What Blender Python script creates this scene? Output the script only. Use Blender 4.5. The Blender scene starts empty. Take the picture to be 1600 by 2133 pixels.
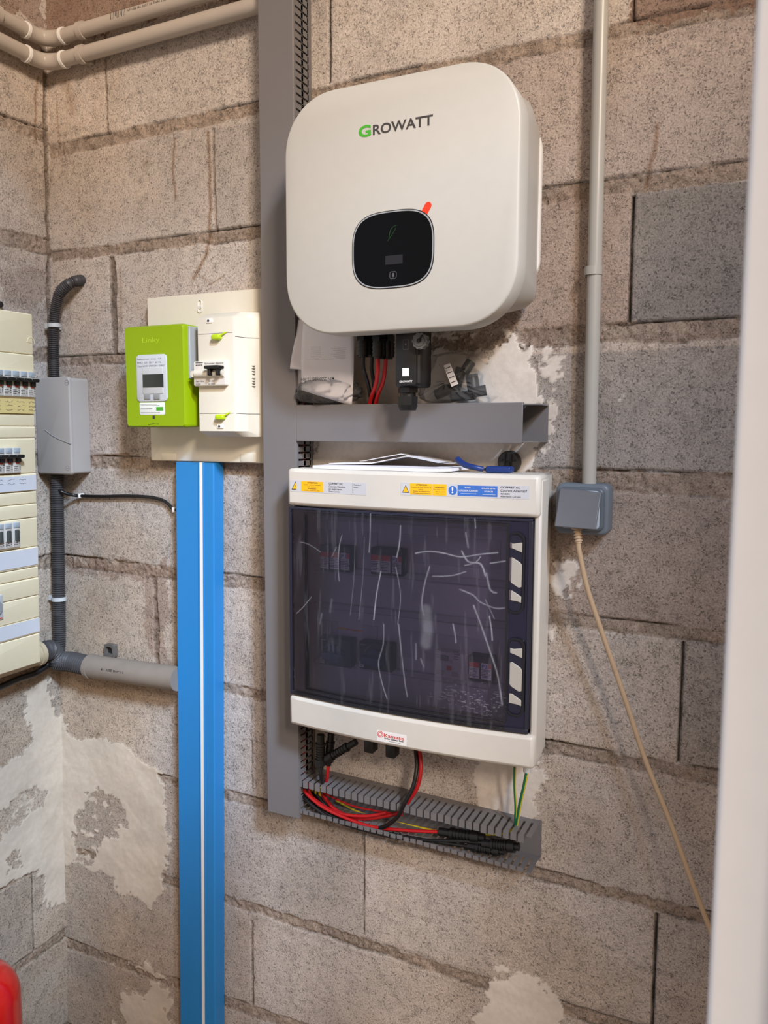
import bpy, bmesh, math, random
import numpy as np
from mathutils import Vector, Matrix
random.seed(7)
rng = np.random.default_rng(5)
S = bpy.context.scene
COL = S.collection

# ------------------------------------------------------------------ camera
YAW, PITCH, ROLL = math.radians(-25.5), math.radians(-5.9), math.radians(.2)
FPX = 1650.0
EYE = np.array([0.0, -1.24, 1.5])
_f = np.array([math.sin(YAW)*math.cos(PITCH), math.cos(YAW)*math.cos(PITCH), math.sin(PITCH)])
_r = np.cross(_f, [0, 0, 1]); _r /= np.linalg.norm(_r); _u = np.cross(_r, _f)
_r, _u = math.cos(ROLL)*_r+math.sin(ROLL)*_u, -math.sin(ROLL)*_r+math.cos(ROLL)*_u
cd = bpy.data.cameras.new('camera'); cam = bpy.data.objects.new('camera', cd); COL.objects.link(cam)
cam.matrix_world = Matrix(((_r[0], _u[0], -_f[0], EYE[0]), (_r[1], _u[1], -_f[1], EYE[1]), (_r[2], _u[2], -_f[2], EYE[2]), (0, 0, 0, 1)))
cd.sensor_fit = 'HORIZONTAL'; cd.sensor_width = 36; cd.lens = 36*FPX/1600
cd.clip_start = .02
cd.dof.use_dof = True; cd.dof.focus_distance = 1.25; cd.dof.aperture_fstop = 14
S.camera = cam

# ------------------------------------------------------------------ light
def area(name, loc, target, sx, sy, power, col):
    l = bpy.data.lights.new(name, 'AREA'); l.shape = 'RECTANGLE'; l.size = sx; l.size_y = sy
    l.energy = power; l.color = col
    o = bpy.data.objects.new(name, l); COL.objects.link(o); o.location = loc
    o.rotation_euler = (Vector(target)-Vector(loc)).to_track_quat('-Z', 'Y').to_euler()
    return o
# patch of open sky high on the right, cut off by the shaped ceiling edge for the upper part of the wall
area('sky_light', (4.0, -3.94, 6.14), (-.7, 0, 1.0), .9, .9, 1150, (.60, .77, 1.0))
# sunlit facade across the yard, warm and lower
area('facade_light', (4.25, -5.39, 4.98), (-.6, 0, 1.6), 1.3, 1.3, 670, (1.0, .83, .67))
# the yard around: warm ground and walls to the right, open cool sky to the left and behind
w = bpy.data.worlds.new('world'); S.world = w; w.use_nodes = True
_n = w.node_tree.nodes; _k = w.node_tree.links.new; _tc = _n.new('ShaderNodeTexCoord'); _sx = _n.new('ShaderNodeSeparateXYZ'); _mr = _n.new('ShaderNodeMapRange'); _mx = _n.new('ShaderNodeMix')
_k(_tc.outputs['Generated'], _sx.inputs[0]); _k(_sx.outputs['X'], _mr.inputs[0]); _mr.inputs[1].default_value = -.7; _mr.inputs[2].default_value = .25; _mr.interpolation_type = 'SMOOTHSTEP'
_mx.data_type = 'RGBA'; _mx.inputs[6].default_value = (.80, .86, 1.0, 1); _mx.inputs[7].default_value = (1.0, .68, .44, 1); _k(_mr.outputs[0], _mx.inputs[0])
_k(_mx.outputs[2], _n['Background'].inputs[0]); _n['Background'].inputs[1].default_value = .57
S.view_settings.view_transform = 'Standard'; S.view_settings.look = 'None'
S.view_settings.exposure = 0.0; S.view_settings.gamma = 1.0; S.view_settings.use_curve_mapping = False

# ------------------------------------------------------------------ measuring: pixel of the photograph -> point on a wall
def ray(px, py): return _f + (px-800)/FPX*_r - (py-1066.5)/FPX*_u
def B(px, py, d=0.0):                       # back wall (y = 0), d metres in front of it -> (u, z)
    v = ray(px, py); t = (-EYE[1]-d)/v[1]; return (v[0]*t, EYE[2]+v[2]*t)
LA, LB = -1.357-2.226*.0248, .0248          # the left wall leans a little: x = LA + LB z
def xw(z): return LA+LB*z
def Lp(px, py, d=0.0):                      # left wall -> (u = y, z)
    v = ray(px, py); t = (LA+LB*EYE[2]+d)/(v[0]-LB*v[2]); return (EYE[1]+v[1]*t, EYE[2]+v[2]*t)

# ------------------------------------------------------------------ materials
def lin(c):
    return tuple(((x/255)/12.92 if x/255 <= .04045 else ((x/255+.055)/1.055)**2.4) for x in c)
MATS = {}
def mat(name, col, rough=.5, metal=0, noise=0, nscale=60, bump=0, bscale=300, spec=.5, coat=0):
    if name in MATS: return MATS[name]
    m = bpy.data.materials.new(name); m.use_nodes = True; nt = m.node_tree; N = nt.nodes; p = N['Principled BSDF']
    c = lin(col); p.inputs['Roughness'].default_value = rough; p.inputs['Metallic'].default_value = metal
    p.inputs['Specular IOR Level'].default_value = spec; p.inputs['Coat Weight'].default_value = coat
    tc = N.new('ShaderNodeTexCoord')
    n = N.new('ShaderNodeTexNoise'); n.inputs['Scale'].default_value = nscale; n.inputs['Detail'].default_value = 4
    nt.links.new(tc.outputs['Object'], n.inputs['Vector'])
    mx = N.new('ShaderNodeMix'); mx.data_type = 'RGBA'; mx.blend_type = 'MIX'
    k = 1-max(noise, .03)
    mx.inputs[6].default_value = (*[x*k for x in c], 1); mx.inputs[7].default_value = (*[min(1, x*(2-k)) for x in c], 1)
    nt.links.new(n.outputs['Fac'], mx.inputs[0]); nt.links.new(mx.outputs[2], p.inputs['Base Color'])
    if bump:
        n2 = N.new('ShaderNodeTexNoise'); n2.inputs['Scale'].default_value = bscale; n2.inputs['Detail'].default_value = 3
        nt.links.new(tc.outputs['Object'], n2.inputs['Vector'])
        b = N.new('ShaderNodeBump'); b.inputs['Strength'].default_value = bump; b.inputs['Distance'].default_value = .002
        nt.links.new(n2.outputs['Fac'], b.inputs['Height']); nt.links.new(b.outputs[0], p.inputs['Normal'])
    MATS[name] = m; return m
def clear(name, tint, refl=.06, rough=.08, haze=0.0, hazecol=(1, 1, 1), bump=0, attr=None, bscale=25):
    if name in MATS: return MATS[name]
    m = bpy.data.materials.new(name); m.use_nodes = True; nt = m.node_tree; N = nt.nodes; N.clear(); k = nt.links.new
    out = N.new('ShaderNodeOutputMaterial'); tr = N.new('ShaderNodeBsdfTransparent'); tr.inputs[0].default_value = (*tint, 1)
    gl = N.new('ShaderNodeBsdfGlossy'); gl.inputs['Roughness'].default_value = rough
    fr = N.new('ShaderNodeFresnel'); fr.inputs['IOR'].default_value = 1.45
    mu = N.new('ShaderNodeMath'); mu.operation = 'MULTIPLY_ADD'; mu.inputs[1].default_value = 1; mu.inputs[2].default_value = refl-.035
    k(fr.outputs[0], mu.inputs[0])
    df = N.new('ShaderNodeBsdfDiffuse'); df.inputs[0].default_value = (*hazecol, 1)
    m1 = N.new('ShaderNodeMixShader'); m1.inputs[0].default_value = haze
    k(tr.outputs[0], m1.inputs[1]); k(df.outputs[0], m1.inputs[2])
    if attr:
        a = N.new('ShaderNodeAttribute'); a.attribute_name = attr; k(a.outputs['Fac'], m1.inputs[0])
    m2 = N.new('ShaderNodeMixShader'); k(mu.outputs[0], m2.inputs[0]); k(m1.outputs[0], m2.inputs[1]); k(gl.outputs[0], m2.inputs[2])
    if bump:
        tc = N.new('ShaderNodeTexCoord'); n = N.new('ShaderNodeTexNoise'); n.inputs['Scale'].default_value = bscale; n.inputs['Detail'].default_value = 5
        k(tc.outputs['Object'], n.inputs['Vector']); b = N.new('ShaderNodeBump'); b.inputs['Strength'].default_value = bump; b.inputs['Distance'].default_value = .01
        k(n.outputs['Fac'], b.inputs['Height']); k(b.outputs[0], gl.inputs['Normal'])
    k(m2.outputs[0], out.inputs[0]); MATS[name] = m; return m

M_duct = mat('grey_duct_plastic', (112, 109, 110), .45, noise=.06, nscale=12)
M_inv = mat('inverter_white', (190, 186, 177), .45, noise=.02)
M_invside = mat('inverter_side', (180, 177, 170), .4, noise=.03)
M_black = mat('black_plastic', (18, 18, 19), .38)
M_blackm = mat('black_matt', (26, 25, 25), .6)
M_glassblk = mat('black_display_glass', (8, 8, 9), .12, spec=.15)
M_silver = mat('silver_ring', (190, 192, 192), .3, metal=.6)
M_green = mat('logo_green', (70, 165, 40), .4)
M_dgreen = mat('leaf_green', (30, 70, 34), .4)
M_ink = mat('dark_ink', (48, 46, 46), .6)
M_ink2 = mat('grey_ink', (110, 108, 106), .6)
M_red = mat('red_sticker', (222, 60, 30), .4)
M_encl = mat('enclosure_plastic', (208, 202, 192), .38, noise=.03)
M_rail = mat('enclosure_inner', (190, 190, 196), .5)
M_enclin = mat('enclosure_face_plate', (206, 206, 212), .5)
M_cream = mat('cream_plastic', (214, 208, 192), .42, noise=.03)
M_cream2 = mat('aged_cream_plastic', (232, 218, 184), .45, noise=.04)
M_lime = mat('lime_plastic', (140, 168, 4), .4, spec=.3, noise=.02)
M_lgrey = mat('light_grey_plastic', (190, 192, 192), .45)
M_mgrey = mat('mid_grey_plastic', (140, 142, 142), .5)
M_jbox = mat('junction_grey', (165, 160, 156), .5, noise=.06, nscale=20)
M_blue = mat('blue_trunking', (34, 128, 196), .42, noise=.05, nscale=8)
M_white = mat('white_plastic', (232, 230, 226), .4)
M_pvc = mat('pvc_pipe', (176, 166, 156), .38, noise=.06, nscale=15)
M_pvc2 = mat('pvc_riser', (168, 166, 160), .36, noise=.05, nscale=15)
M_pvcd = mat('dusty_pvc', (132, 122, 112), .6, noise=.15, nscale=30)
M_corr = mat('dark_corrugated', (64, 62, 63), .5)
M_cred = mat('red_cable', (178, 22, 26), .4)
M_cblk = mat('black_cable', (20, 19, 20), .42)
M_cgn = mat('green_cable', (20, 112, 70), .45)
M_cyl = mat('yellow_cable', (206, 186, 40), .45)
M_beige = mat('beige_cable', (186, 160, 130), .5)
M_paper = mat('white_paper', (224, 222, 226), .7)
M_yel = mat('warning_yellow', (246, 184, 20), .5)
M_or = mat('warning_orange', (226, 132, 40), .5)
M_lblue = mat('label_blue', (56, 108, 188), .5)
M_lab = mat('label_silver', (196, 196, 200), .45)
M_kraft = mat('yellowed_label', (204, 182, 120), .6)
M_lred = mat('label_red', (206, 52, 44), .5)
M_toolb = mat('blue_handle', (22, 50, 112), .4)
M_sock = mat('socket_blue_grey', (104, 114, 124), .42)
M_sockd = mat('socket_flap', (100, 102, 108), .5, noise=.04)
M_ext = mat('extinguisher_red', (206, 16, 14), .22, coat=.5)
M_door = mat('door_white', (244, 246, 250), .35)
M_knob = mat('switch_blue', (34, 70, 112), .45)
M_tint = clear('smoked_pane', (.74, .725, .84), .02, .12, haze=.07, hazecol=(.15, .16, .34))
M_bag = clear('clear_bag', (.985, .985, .985), -.005, .16, haze=.045, hazecol=(.95, .95, .95), bump=1.0, bscale=60)
M_film = clear('protective_film', (.96, .96, .96), -.01, .30, bump=.05, attr='crease', hazecol=(.75, .75, .82), bscale=14)

# ------------------------------------------------------------------ mesh builder in a wall's own frame: u along the wall, z up, d out of the wall
def fb(u, z, d): return (u, -d, z)
def fl(u, z, d): return (xw(z)+d, u, z)
def ff(u, z, d): return (u, d, z)             # free: d is plain y
class MB:
    def __init__(s, frame=fb): s.v = []; s.f = []; s.fr = frame
    def P(s, u, z, d): s.v.append(s.fr(u, z, d)); return len(s.v)-1
    def box(s, u0, u1, z0, z1, d0, d1):
        i = [s.P(u, z, d) for d in (d0, d1) for (u, z) in ((u0, z0), (u1, z0), (u1, z1), (u0, z1))]
        for q in ((0, 3, 2, 1), (4, 5, 6, 7), (0, 1, 5, 4), (1, 2, 6, 5), (2, 3, 7, 6), (3, 0, 4, 7)): s.f.append([i[k] for k in q])
        return s
    def loft(s, rings, caps=True):            # rings: [(outline [(u,z)], d or [d])]
        base = []
        for o, d in rings:
            base.append([s.P(p[0], p[1], (d[k] if isinstance(d, (list, tuple)) else d)) for k, p in enumerate(o)])
        n = len(base[0])
        for a, b in zip(base, base[1:]):
            for k in range(n): s.f.append([a[k], a[(k+1) % n], b[(k+1) % n], b[k]])
        if caps: s.f.append(base[0][::-1]); s.f.append(base[-1])
        return s
    def prism(s, o, d0, d1): return s.loft([(o, d0), (o, d1)])
    def slab(s, u0, u1, z0, z1, d0, d1, r=.004, e=.002, pw=2, k=6):
        a = rrect(u0, u1, z0, z1, r, k, pw); b = rrect(u0+e*.35, u1-e*.35, z0+e*.35, z1-e*.35, max(r-e*.35, .0002), k, pw)
        c = rrect(u0+e, u1-e, z0+e, z1-e, max(r-e, .0002), k, pw)
        return s.loft([(a, d0), (a, d1-e), (b, d1-e*.35), (c, d1)])
    def ring(s, oa, ob, d0, d1):              # frame between an outer and an inner outline
        n = len(oa); A = [[s.P(*p, d) for p in o] for o, d in ((oa, d0), (oa, d1), (ob, d1), (ob, d0))]
        for j in range(4):
            a, b = A[j], A[(j+1) % 4]
            for k in range(n): s.f.append([a[k], a[(k+1) % n], b[(k+1) % n], b[k]])
        return s
    def tube(s, pts, r, n=10, step=.006, smooth=True, rib=0, pitch=.004):
        P = [np.array(s.fr(*p)) for p in pts]
        if smooth and len(P) > 2: P = spline(P, step)
        elif rib:
            Q = [P[0]]
            for a, b in zip(P, P[1:]):
                m = max(2, int(np.linalg.norm(b-a)/(pitch/3)))
                Q += [a+(b-a)*k/m for k in range(1, m+1)]
            P = Q
        if rib and smooth: P = resample(P, pitch/3)
        T = [P[min(i+1, len(P)-1)]-P[max(i-1, 0)] for i in range(len(P))]
        T = [t/np.linalg.norm(t) for t in T]
        a = np.array([0, 0, 1.]) if abs(T[0][2]) < .9 else np.array([1., 0, 0])
        x = np.cross(T[0], a); x /= np.linalg.norm(x); rings = []
        for i, (p, t) in enumerate(zip(P, T)):
            x = x-t*(x@t); x /= np.linalg.norm(x); y = np.cross(t, x)
            rr = r if not callable(r) else r(i/(len(P)-1))
            if rib: rr += rib*(1 if i % 3 == 1 else -1)*.5
            base = len(s.v)
            for k in range(n):
                c = 2*math.pi*k/n; s.v.append(tuple(p+rr*(math.cos(c)*x+math.sin(c)*y)))
            rings.append(base)
        for a, b in zip(rings, rings[1:]):
            for k in range(n): s.f.append([a+k, a+(k+1) % n, b+(k+1) % n, b+k])
        s.f.append([rings[0]+k for k in range(n)][::-1]); s.f.append([rings[-1]+k for k in range(n)])
        return s
    def disc(s, u, z, r, d0, d1, n=24, e=0):
        o = [(u+r*math.cos(2*math.pi*k/n), z+r*math.sin(2*math.pi*k/n)) for k in range(n)]
        if e:
            o2 = [(u+(r-e)*math.cos(2*math.pi*k/n), z+(r-e)*math.sin(2*math.pi*k/n)) for k in range(n)]
            return s.loft([(o, d0), (o, d1-e), (o2, d1)])
        return s.prism(o, d0, d1)
    def curved(s, u0, u1, z0, z1, d0, d1, fn, n=24):   # box whose front (and back) bulge with u
        ids = []
        for k in range(n+1):
            u = u0+(u1-u0)*k/n; b = fn(u)
            ids.append([s.P(u, z0, d0+(b if s.bb else 0)), s.P(u, z1, d0+(b if s.bb else 0)), s.P(u, z1, d1+b), s.P(u, z0, d1+b)])
        for a, b in zip(ids, ids[1:]):
            for j in range(4): s.f.append([a[j], a[(j+1) % 4], b[(j+1) % 4], b[j]])
        s.f.append(ids[0][::-1]); s.f.append(ids[-1]); return s
    bb = True
    def build(s, name, m, parent=None, bevel=0, solid=0):
        me = bpy.data.meshes.new(name)
        V = np.array(s.v, float)
        if parent is not None: o0 = np.array(parent['_w'])
        else:
            o0 = np.array([(V[:, 0].min()+V[:, 0].max())/2, (V[:, 1].min()+V[:, 1].max())/2, V[:, 2].min()])
        me.from_pydata([tuple(p) for p in V-o0], [], s.f)
        bm = bmesh.new(); bm.from_mesh(me); bmesh.ops.recalc_face_normals(bm, faces=bm.faces); bm.to_mesh(me); bm.free()
        me.materials.append(m); me.shade_smooth(); me.set_sharp_from_angle(angle=math.radians(38))
        o = bpy.data.objects.new(name, me); COL.objects.link(o); o['_w'] = [float(c) for c in o0]
        if parent is not None: o.parent = parent
        else: o.location = o0
        if solid:
            q = o.modifiers.new('thickness', 'SOLIDIFY'); q.thickness = solid
        if bevel:
            q = o.modifiers.new('bevel', 'BEVEL'); q.width = bevel; q.segments = 2; q.limit_method = 'ANGLE'; q.angle_limit = math.radians(40)
        return o
def rrect(u0, u1, z0, z1, r, k=6, pw=2):
    o = []; r = min(r, (u1-u0)/2, (z1-z0)/2)
    for cx_, cz_, a0 in ((u1-r, z0+r, -90), (u1-r, z1-r, 0), (u0+r, z1-r, 90), (u0+r, z0+r, 180)):
        for j in range(k+1):
            a = math.radians(a0+90*j/k); c, s_ = math.cos(a), math.sin(a)
            o.append((cx_+r*math.copysign(abs(c)**(2/pw), c), cz_+r*math.copysign(abs(s_)**(2/pw), s_)))
    return o
def spline(P, step):
    Q = []; n = len(P)
    for i in range(n-1):
        p0, p1, p2, p3 = P[max(i-1, 0)], P[i], P[i+1], P[min(i+2, n-1)]
        m = max(2, int(np.linalg.norm(p2-p1)/step))
        for k in range(m):
            t = k/m
            Q.append(.5*((2*p1)+(-p0+p2)*t+(2*p0-5*p1+4*p2-p3)*t*t+(-p0+3*p1-3*p2+p3)*t**3))
    Q.append(P[-1]); return Q
def resample(P, st):
    L = [0]
    for a, b in zip(P, P[1:]): L.append(L[-1]+np.linalg.norm(b-a))
    m = int(L[-1]/st); xs = np.linspace(0, L[-1], m); A = np.array(P)
    return [np.array([np.interp(x, L, A[:, k]) for k in range(3)]) for x in xs]
def tag(o, label, cat, group=None, kind=None):
    o['label'] = label; o['category'] = cat
    if group: o['group'] = group
    if kind: o['kind'] = kind
    return o
def thing(name, label, cat, u, z, d=0, group=None, frame=fb):
    o = bpy.data.objects.new(name, None); COL.objects.link(o); o.empty_display_size = .02
    p = frame(u, z, d); o.location = p; o['_w'] = list(map(float, p)); return tag(o, label, cat, group)
def struct(o): o['kind'] = 'structure'; return o
_tc = {}
def text_mesh(s, bold=0, ext=1.0):
    key = (s, bold)
    if key in _tc: return _tc[key]
    c = bpy.data.curves.new('t', 'FONT'); c.body = s; c.size = 1; c.offset = bold; c.resolution_u = 3
    o = bpy.data.objects.new('t', c); COL.objects.link(o)
    bpy.context.view_layer.update()
    me = bpy.data.meshes.new_from_object(o.evaluated_get(bpy.context.evaluated_depsgraph_get()))
    V = [tuple(v.co) for v in me.vertices]; F = [list(p.vertices) for p in me.polygons]
    bpy.data.objects.remove(o); bpy.data.curves.remove(c); bpy.data.meshes.remove(me)
    _tc[key] = (V, F); return V, F
def put_text(mb, s, u0, u1, z0, z1, d, bold=0, flip=False, dz=0.0):
    """text stretched to the box; dz = rise of the right end"""
    V, F = text_mesh(s, bold)
    if not V: return mb
    xs = [v[0] for v in V]; ys = [v[1] for v in V]; x0, x1, y0, y1 = min(xs), max(xs), min(ys), max(ys)
    b = len(mb.v)
    for v in V:
        a = (v[0]-x0)/max(x1-x0, 1e-6); c = (v[1]-y0)/max(y1-y0, 1e-6)
        if flip: a, c = 1-a, 1-c
        mb.P(u0+a*(u1-u0), z0+c*(z1-z0)+dz*a, d(u0+a*(u1-u0)) if callable(d) else d)
    for f in F: mb.f.append([b+k for k in f])
    return mb
def lines(mb, u0, u1, z0, z1, d, n, frac=.5, jag=True):     # rows of fine print
    h = (z1-z0)/n
    for k in range(n):
        zt = z1-k*h; e = u1-(random.random()*.3*(u1-u0) if jag else 0)
        x = u0
        while x < e:
            wd = random.uniform(.0012, .0035); x2 = min(x+wd, e); mb.box(x, x2, zt-h*frac, zt, d-.00005, d+.00012); x = x2+.0007
    return mb

# ------------------------------------------------------------------ 2-D noise for the masonry
def vnoise(X, Y, sc, seed):
    X = X*sc+seed*17.3; Y = Y*sc-seed*9.1; xi = np.floor(X).astype(int); yi = np.floor(Y).astype(int); fx = X-xi; fy = Y-yi
    fx = fx*fx*(3-2*fx); fy = fy*fy*(3-2*fy)
    def h(a, b):
        n = (a*374761393+b*668265263+seed*1442695041) & 0x7fffffff
        n = ((n ^ (n >> 13))*1274126177) & 0x7fffffff
        return ((n ^ (n >> 16)) & 0xffff)/65535.
    return (h(xi, yi)*(1-fx)+h(xi+1, yi)*fx)*(1-fy)+(h(xi, yi+1)*(1-fx)+h(xi+1, yi+1)*fx)*fy
def fbm(X, Y, sc, seed, o=4):
    s = 0; a = .5; t = 0
    for k in range(o): s = s+a*vnoise(X, Y, sc*2**k, seed+k); t += a; a *= .55
    return s/t
def inpoly(X, Y, poly):
    r = np.zeros(X.shape, bool); n = len(poly)
    for i in range(n):
        x0, y0 = poly[i]; x1, y1 = poly[(i+1) % n]
        if y0 == y1: continue
        c = ((Y < y0) != (Y < y1)) & (X < (x1-x0)*(Y-y0)/(y1-y0)+x0); r ^= c
    return r
def dseg(X, Y, pts):
    D = np.full(X.shape, 9.)
    for (x0, y0), (x1, y1) in zip(pts, pts[1:]):
        dx, dy = x1-x0, y1-y0; t = np.clip(((X-x0)*dx+(Y-y0)*dy)/(dx*dx+dy*dy+1e-12), 0, 1)
        D = np.minimum(D, np.hypot(X-x0-t*dx, Y-y0-t*dy))
    return D
def sm(x, a, b): t = np.clip((x-a)/(b-a), 0, 1); return t*t*(3-2*t)

M_wall = bpy.data.materials.new('block_masonry'); M_wall.use_nodes = True
def wall_mat():
    nt = M_wall.node_tree; N = nt.nodes; k = nt.links.new; p = N['Principled BSDF']; p.inputs['Roughness'].default_value = .92
    p.inputs['Specular IOR Level'].default_value = .2
    col = N.new('ShaderNodeAttribute'); col.attribute_name = 'tone'; pl = N.new('ShaderNodeAttribute'); pl.attribute_name = 'smooth'
    tc = N.new('ShaderNodeTexCoord')
    def noise(sc, det, dist=0):
        n = N.new('ShaderNodeTexNoise'); n.inputs['Scale'].default_value = sc; n.inputs['Detail'].default_value = det; n.inputs['Distortion'].default_value = dist
        k(tc.outputs['Object'], n.inputs['Vector']); return n.outputs['Fac']
    def ramp(x, a, b, lo, hi):
        r = N.new('ShaderNodeMapRange'); r.inputs[1].default_value = a; r.inputs[2].default_value = b; r.inputs[3].default_value = lo; r.inputs[4].default_value = hi
        k(x, r.inputs[0]); return r.outputs[0]
    def mth(op, a, b):
        m = N.new('ShaderNodeMath'); m.operation = op
        for i, x in enumerate((a, b)):
            if isinstance(x, (int, float)): m.inputs[i].default_value = x
            else: k(x, m.inputs[i])
        return m.outputs[0]
    pits = noise(150, 3, 1.6); grain = noise(380, 3); soft = noise(9, 4); patch = noise(45, 3)
    line = mth('ABSOLUTE', mth('SUBTRACT', pits, .5), 0)
    pit = mth('MULTIPLY', ramp(mth('ADD', line, ramp(patch, .40, .62, 0, .05)), .0, .030, .45, 1.0), ramp(noise(260, 2, .8), .32, .42, .50, 1.0)); g = ramp(grain, .3, .7, .72, 1.2); s_ = ramp(soft, .3, .7, .90, 1.10)
    rough = mth('MULTIPLY', mth('MULTIPLY', pit, g), s_)
    ps = mth('MULTIPLY', ramp(noise(120, 3), .3, .7, .95, 1.05), s_)
    mx = N.new('ShaderNodeMix'); mx.data_type = 'FLOAT'; k(pl.outputs['Fac'], mx.inputs[0]); k(rough, mx.inputs[2]); k(ps, mx.inputs[3])
    vm = N.new('ShaderNodeVectorMath'); vm.operation = 'SCALE'; k(col.outputs['Color'], vm.inputs[0]); k(mx.outputs[0], vm.inputs['Scale'])
    k(vm.outputs[0], p.inputs['Base Color'])
    hb = mth('ADD', mth('MULTIPLY', pit, .7), mth('MULTIPLY', grain, .5))
    mb_ = N.new('ShaderNodeMix'); mb_.data_type = 'FLOAT'; k(pl.outputs['Fac'], mb_.inputs[0]); k(hb, mb_.inputs[2]); k(mth('MULTIPLY', noise(70, 4), .35), mb_.inputs[3])
    b = N.new('ShaderNodeBump'); b.inputs['Strength'].default_value = .8; b.inputs['Distance'].default_value = .0016
    k(mb_.outputs[0], b.inputs['Height']); k(b.outputs[0], p.inputs['Normal'])
wall_mat()

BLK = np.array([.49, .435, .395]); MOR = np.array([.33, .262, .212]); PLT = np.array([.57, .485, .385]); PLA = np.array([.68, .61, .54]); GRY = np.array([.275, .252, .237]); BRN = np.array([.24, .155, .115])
def masonry(name, frame, us, zs, joints, verts, plaster, holes, brown, strokes, extra, seed):
    U, Z = np.meshgrid(us, zs)
    wu = U+(fbm(U, Z, 30, seed)-.5)*.006; wz = Z+(fbm(U, Z, 22, seed+3)-.5)*.010+(fbm(U, Z, 150, seed+5, 2)-.5)*.004
    mor = np.zeros(U.shape); crack = np.zeros(U.shape); row = np.zeros(U.shape)
    for (xa, ta, ba), (xb, tb, bb_) in joints:
        t = np.clip((U-xa)/(xb-xa), 0, 1); top = ta+(tb-ta)*t; bot = ba+(bb_-ba)*t
        row += (Z > (top+bot)/2)
        mor = np.maximum(mor, sm(wz, bot-.0015, bot+.0015)*(1-sm(wz, top-.001, top+.001)))
        cn = fbm(U, Z*0+top, 9, seed+8, 3)
        cr = np.exp(-((Z-top-(fbm(U, Z*0, 40, seed+2, 3)-.5)*.004)/.0014)**2)*sm(cn, .44, .58)
        crack = np.maximum(crack, cr)
        crack = np.maximum(crack, .6*np.exp(-((wz-bot)/.0018)**2)*sm(fbm(U, Z*0+bot, 12, seed+9, 3), .5, .66))
    colid = np.zeros(U.shape)
    for u_, z0, z1, wd, dark in verts:
        inr = (Z > z0) & (Z < z1); colid += np.where(inr & (U > u_), 1, 0)
        dd = np.abs((U+(wu-U)*(.25 if dark > .5 else 1))-u_); wv = wd*(.45+.75*fbm(U*0+u_, Z, 14, seed+77, 3)); core = (1-sm(dd, wv*.5-.001, wv*.5+.001))*inr
        mor = np.maximum(mor, core*(1 if dark < .9 else .5)); crack = np.maximum(crack, core*dark)
    plm = np.zeros(U.shape)
    ed = (fbm(U, Z, 26, seed+11)-.5); ed2 = (fbm(U, Z, 110, seed+12)-.5)
    ou = U+ed*.06+ed2*.022; oz = Z+(fbm(U, Z, 26, seed+14)-.5)*.06+(fbm(U, Z, 110, seed+15)-.5)*.022
    for poly, amt in plaster: plm = np.maximum(plm, inpoly(ou, oz, poly)*amt)
    for poly in holes: plm = plm*(1-inpoly(ou, oz, poly)*sm(fbm(U, Z, 70, seed+16), .36, .42))
    spk = extra(U, Z, ou, oz)
    plm = np.clip(np.maximum(plm, spk), 0, 1)
    rnd = np.sin(row*12.9+colid*78.2+seed)*43758.5; rnd = rnd-np.floor(rnd)
    tone = BLK[None, None]*(0.92+.18*rnd[..., None])*(.86+.28*fbm(U, Z, 5, seed+20)[..., None])
    warm = sm(fbm(U, Z, 4.5, seed+22), .42, .68)[..., None]
    tone = tone*(1-warm*np.array([.02, .07, .13]))
    tone = tone*(1-mor[..., None])+MOR*(0.55+.5*fbm(U, Z, 30, seed+21)[..., None]+.4*fbm(U, Z, 160, seed+23, 2)[..., None])*mor[..., None]
    bm_ = np.zeros(U.shape)
    for q in brown:
        bm_ = (inpoly(ou, oz, q[0]) if len(q) < 3 else inpoly(U, Z, q[0]))*q[1]*(.8+.4*fbm(U, Z, 14, seed+60))*(1-mor*(len(q) > 2)); tone = tone*(1-bm_[..., None])+(q[2] if len(q) > 2 else BRN)*bm_[..., None]
    for pts, wd, amt in strokes:
        m = np.exp(-(dseg(wu, Z, pts)/wd)**2)*amt; tone = tone*(1-m[..., None]*np.array([.45, .6, .72]))
    tone = tone*(1-.88*crack[..., None]*(1-plm[..., None]))
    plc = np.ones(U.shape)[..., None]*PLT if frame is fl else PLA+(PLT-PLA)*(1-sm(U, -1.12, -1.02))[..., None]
    warm_cast = (np.ones(U.shape) if frame is fl else 1-sm(U, -1.25, -.98))*(1-sm(Z, .9, 1.6)); tone = tone*(1-warm_cast[..., None]*np.array([.10, .16, .26]))  # yellow cast of the light, put into the lower left wall colour
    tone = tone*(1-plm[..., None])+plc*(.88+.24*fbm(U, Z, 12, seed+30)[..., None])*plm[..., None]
    h = .0022*(1-mor)+mor*((fbm(U, Z, 60, seed+40)-.5)*.006+(fbm(U, Z, 170, seed+44, 2)-.5)*.0055)-crack*.0055+(fbm(U, Z, 180, seed+41, 2)-.5)*.0009*(1-plm)
    h = h*(1-plm)+plm*(.0042+(fbm(U, Z, 16, seed+42)-.5)*.005)-.003
    h = h+(fbm(U, Z, 6, seed+43)-.5)*.003
    h = h*sm(np.minimum(U-us[0], us[-1]-U)+.004, 0, .006)
    nz, nu = U.shape
    u_, z_, d_ = U.ravel(), Z.ravel(), h.ravel()
    if frame is fb: V = np.stack([u_, -d_, z_], 1)
    else: V = np.stack([LA+LB*z_+d_, u_, z_], 1)
    idx = np.arange(nz*nu).reshape(nz, nu)
    F = np.stack([idx[:-1, :-1], idx[:-1, 1:], idx[1:, 1:], idx[1:, :-1]], -1).reshape(-1, 4)
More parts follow.
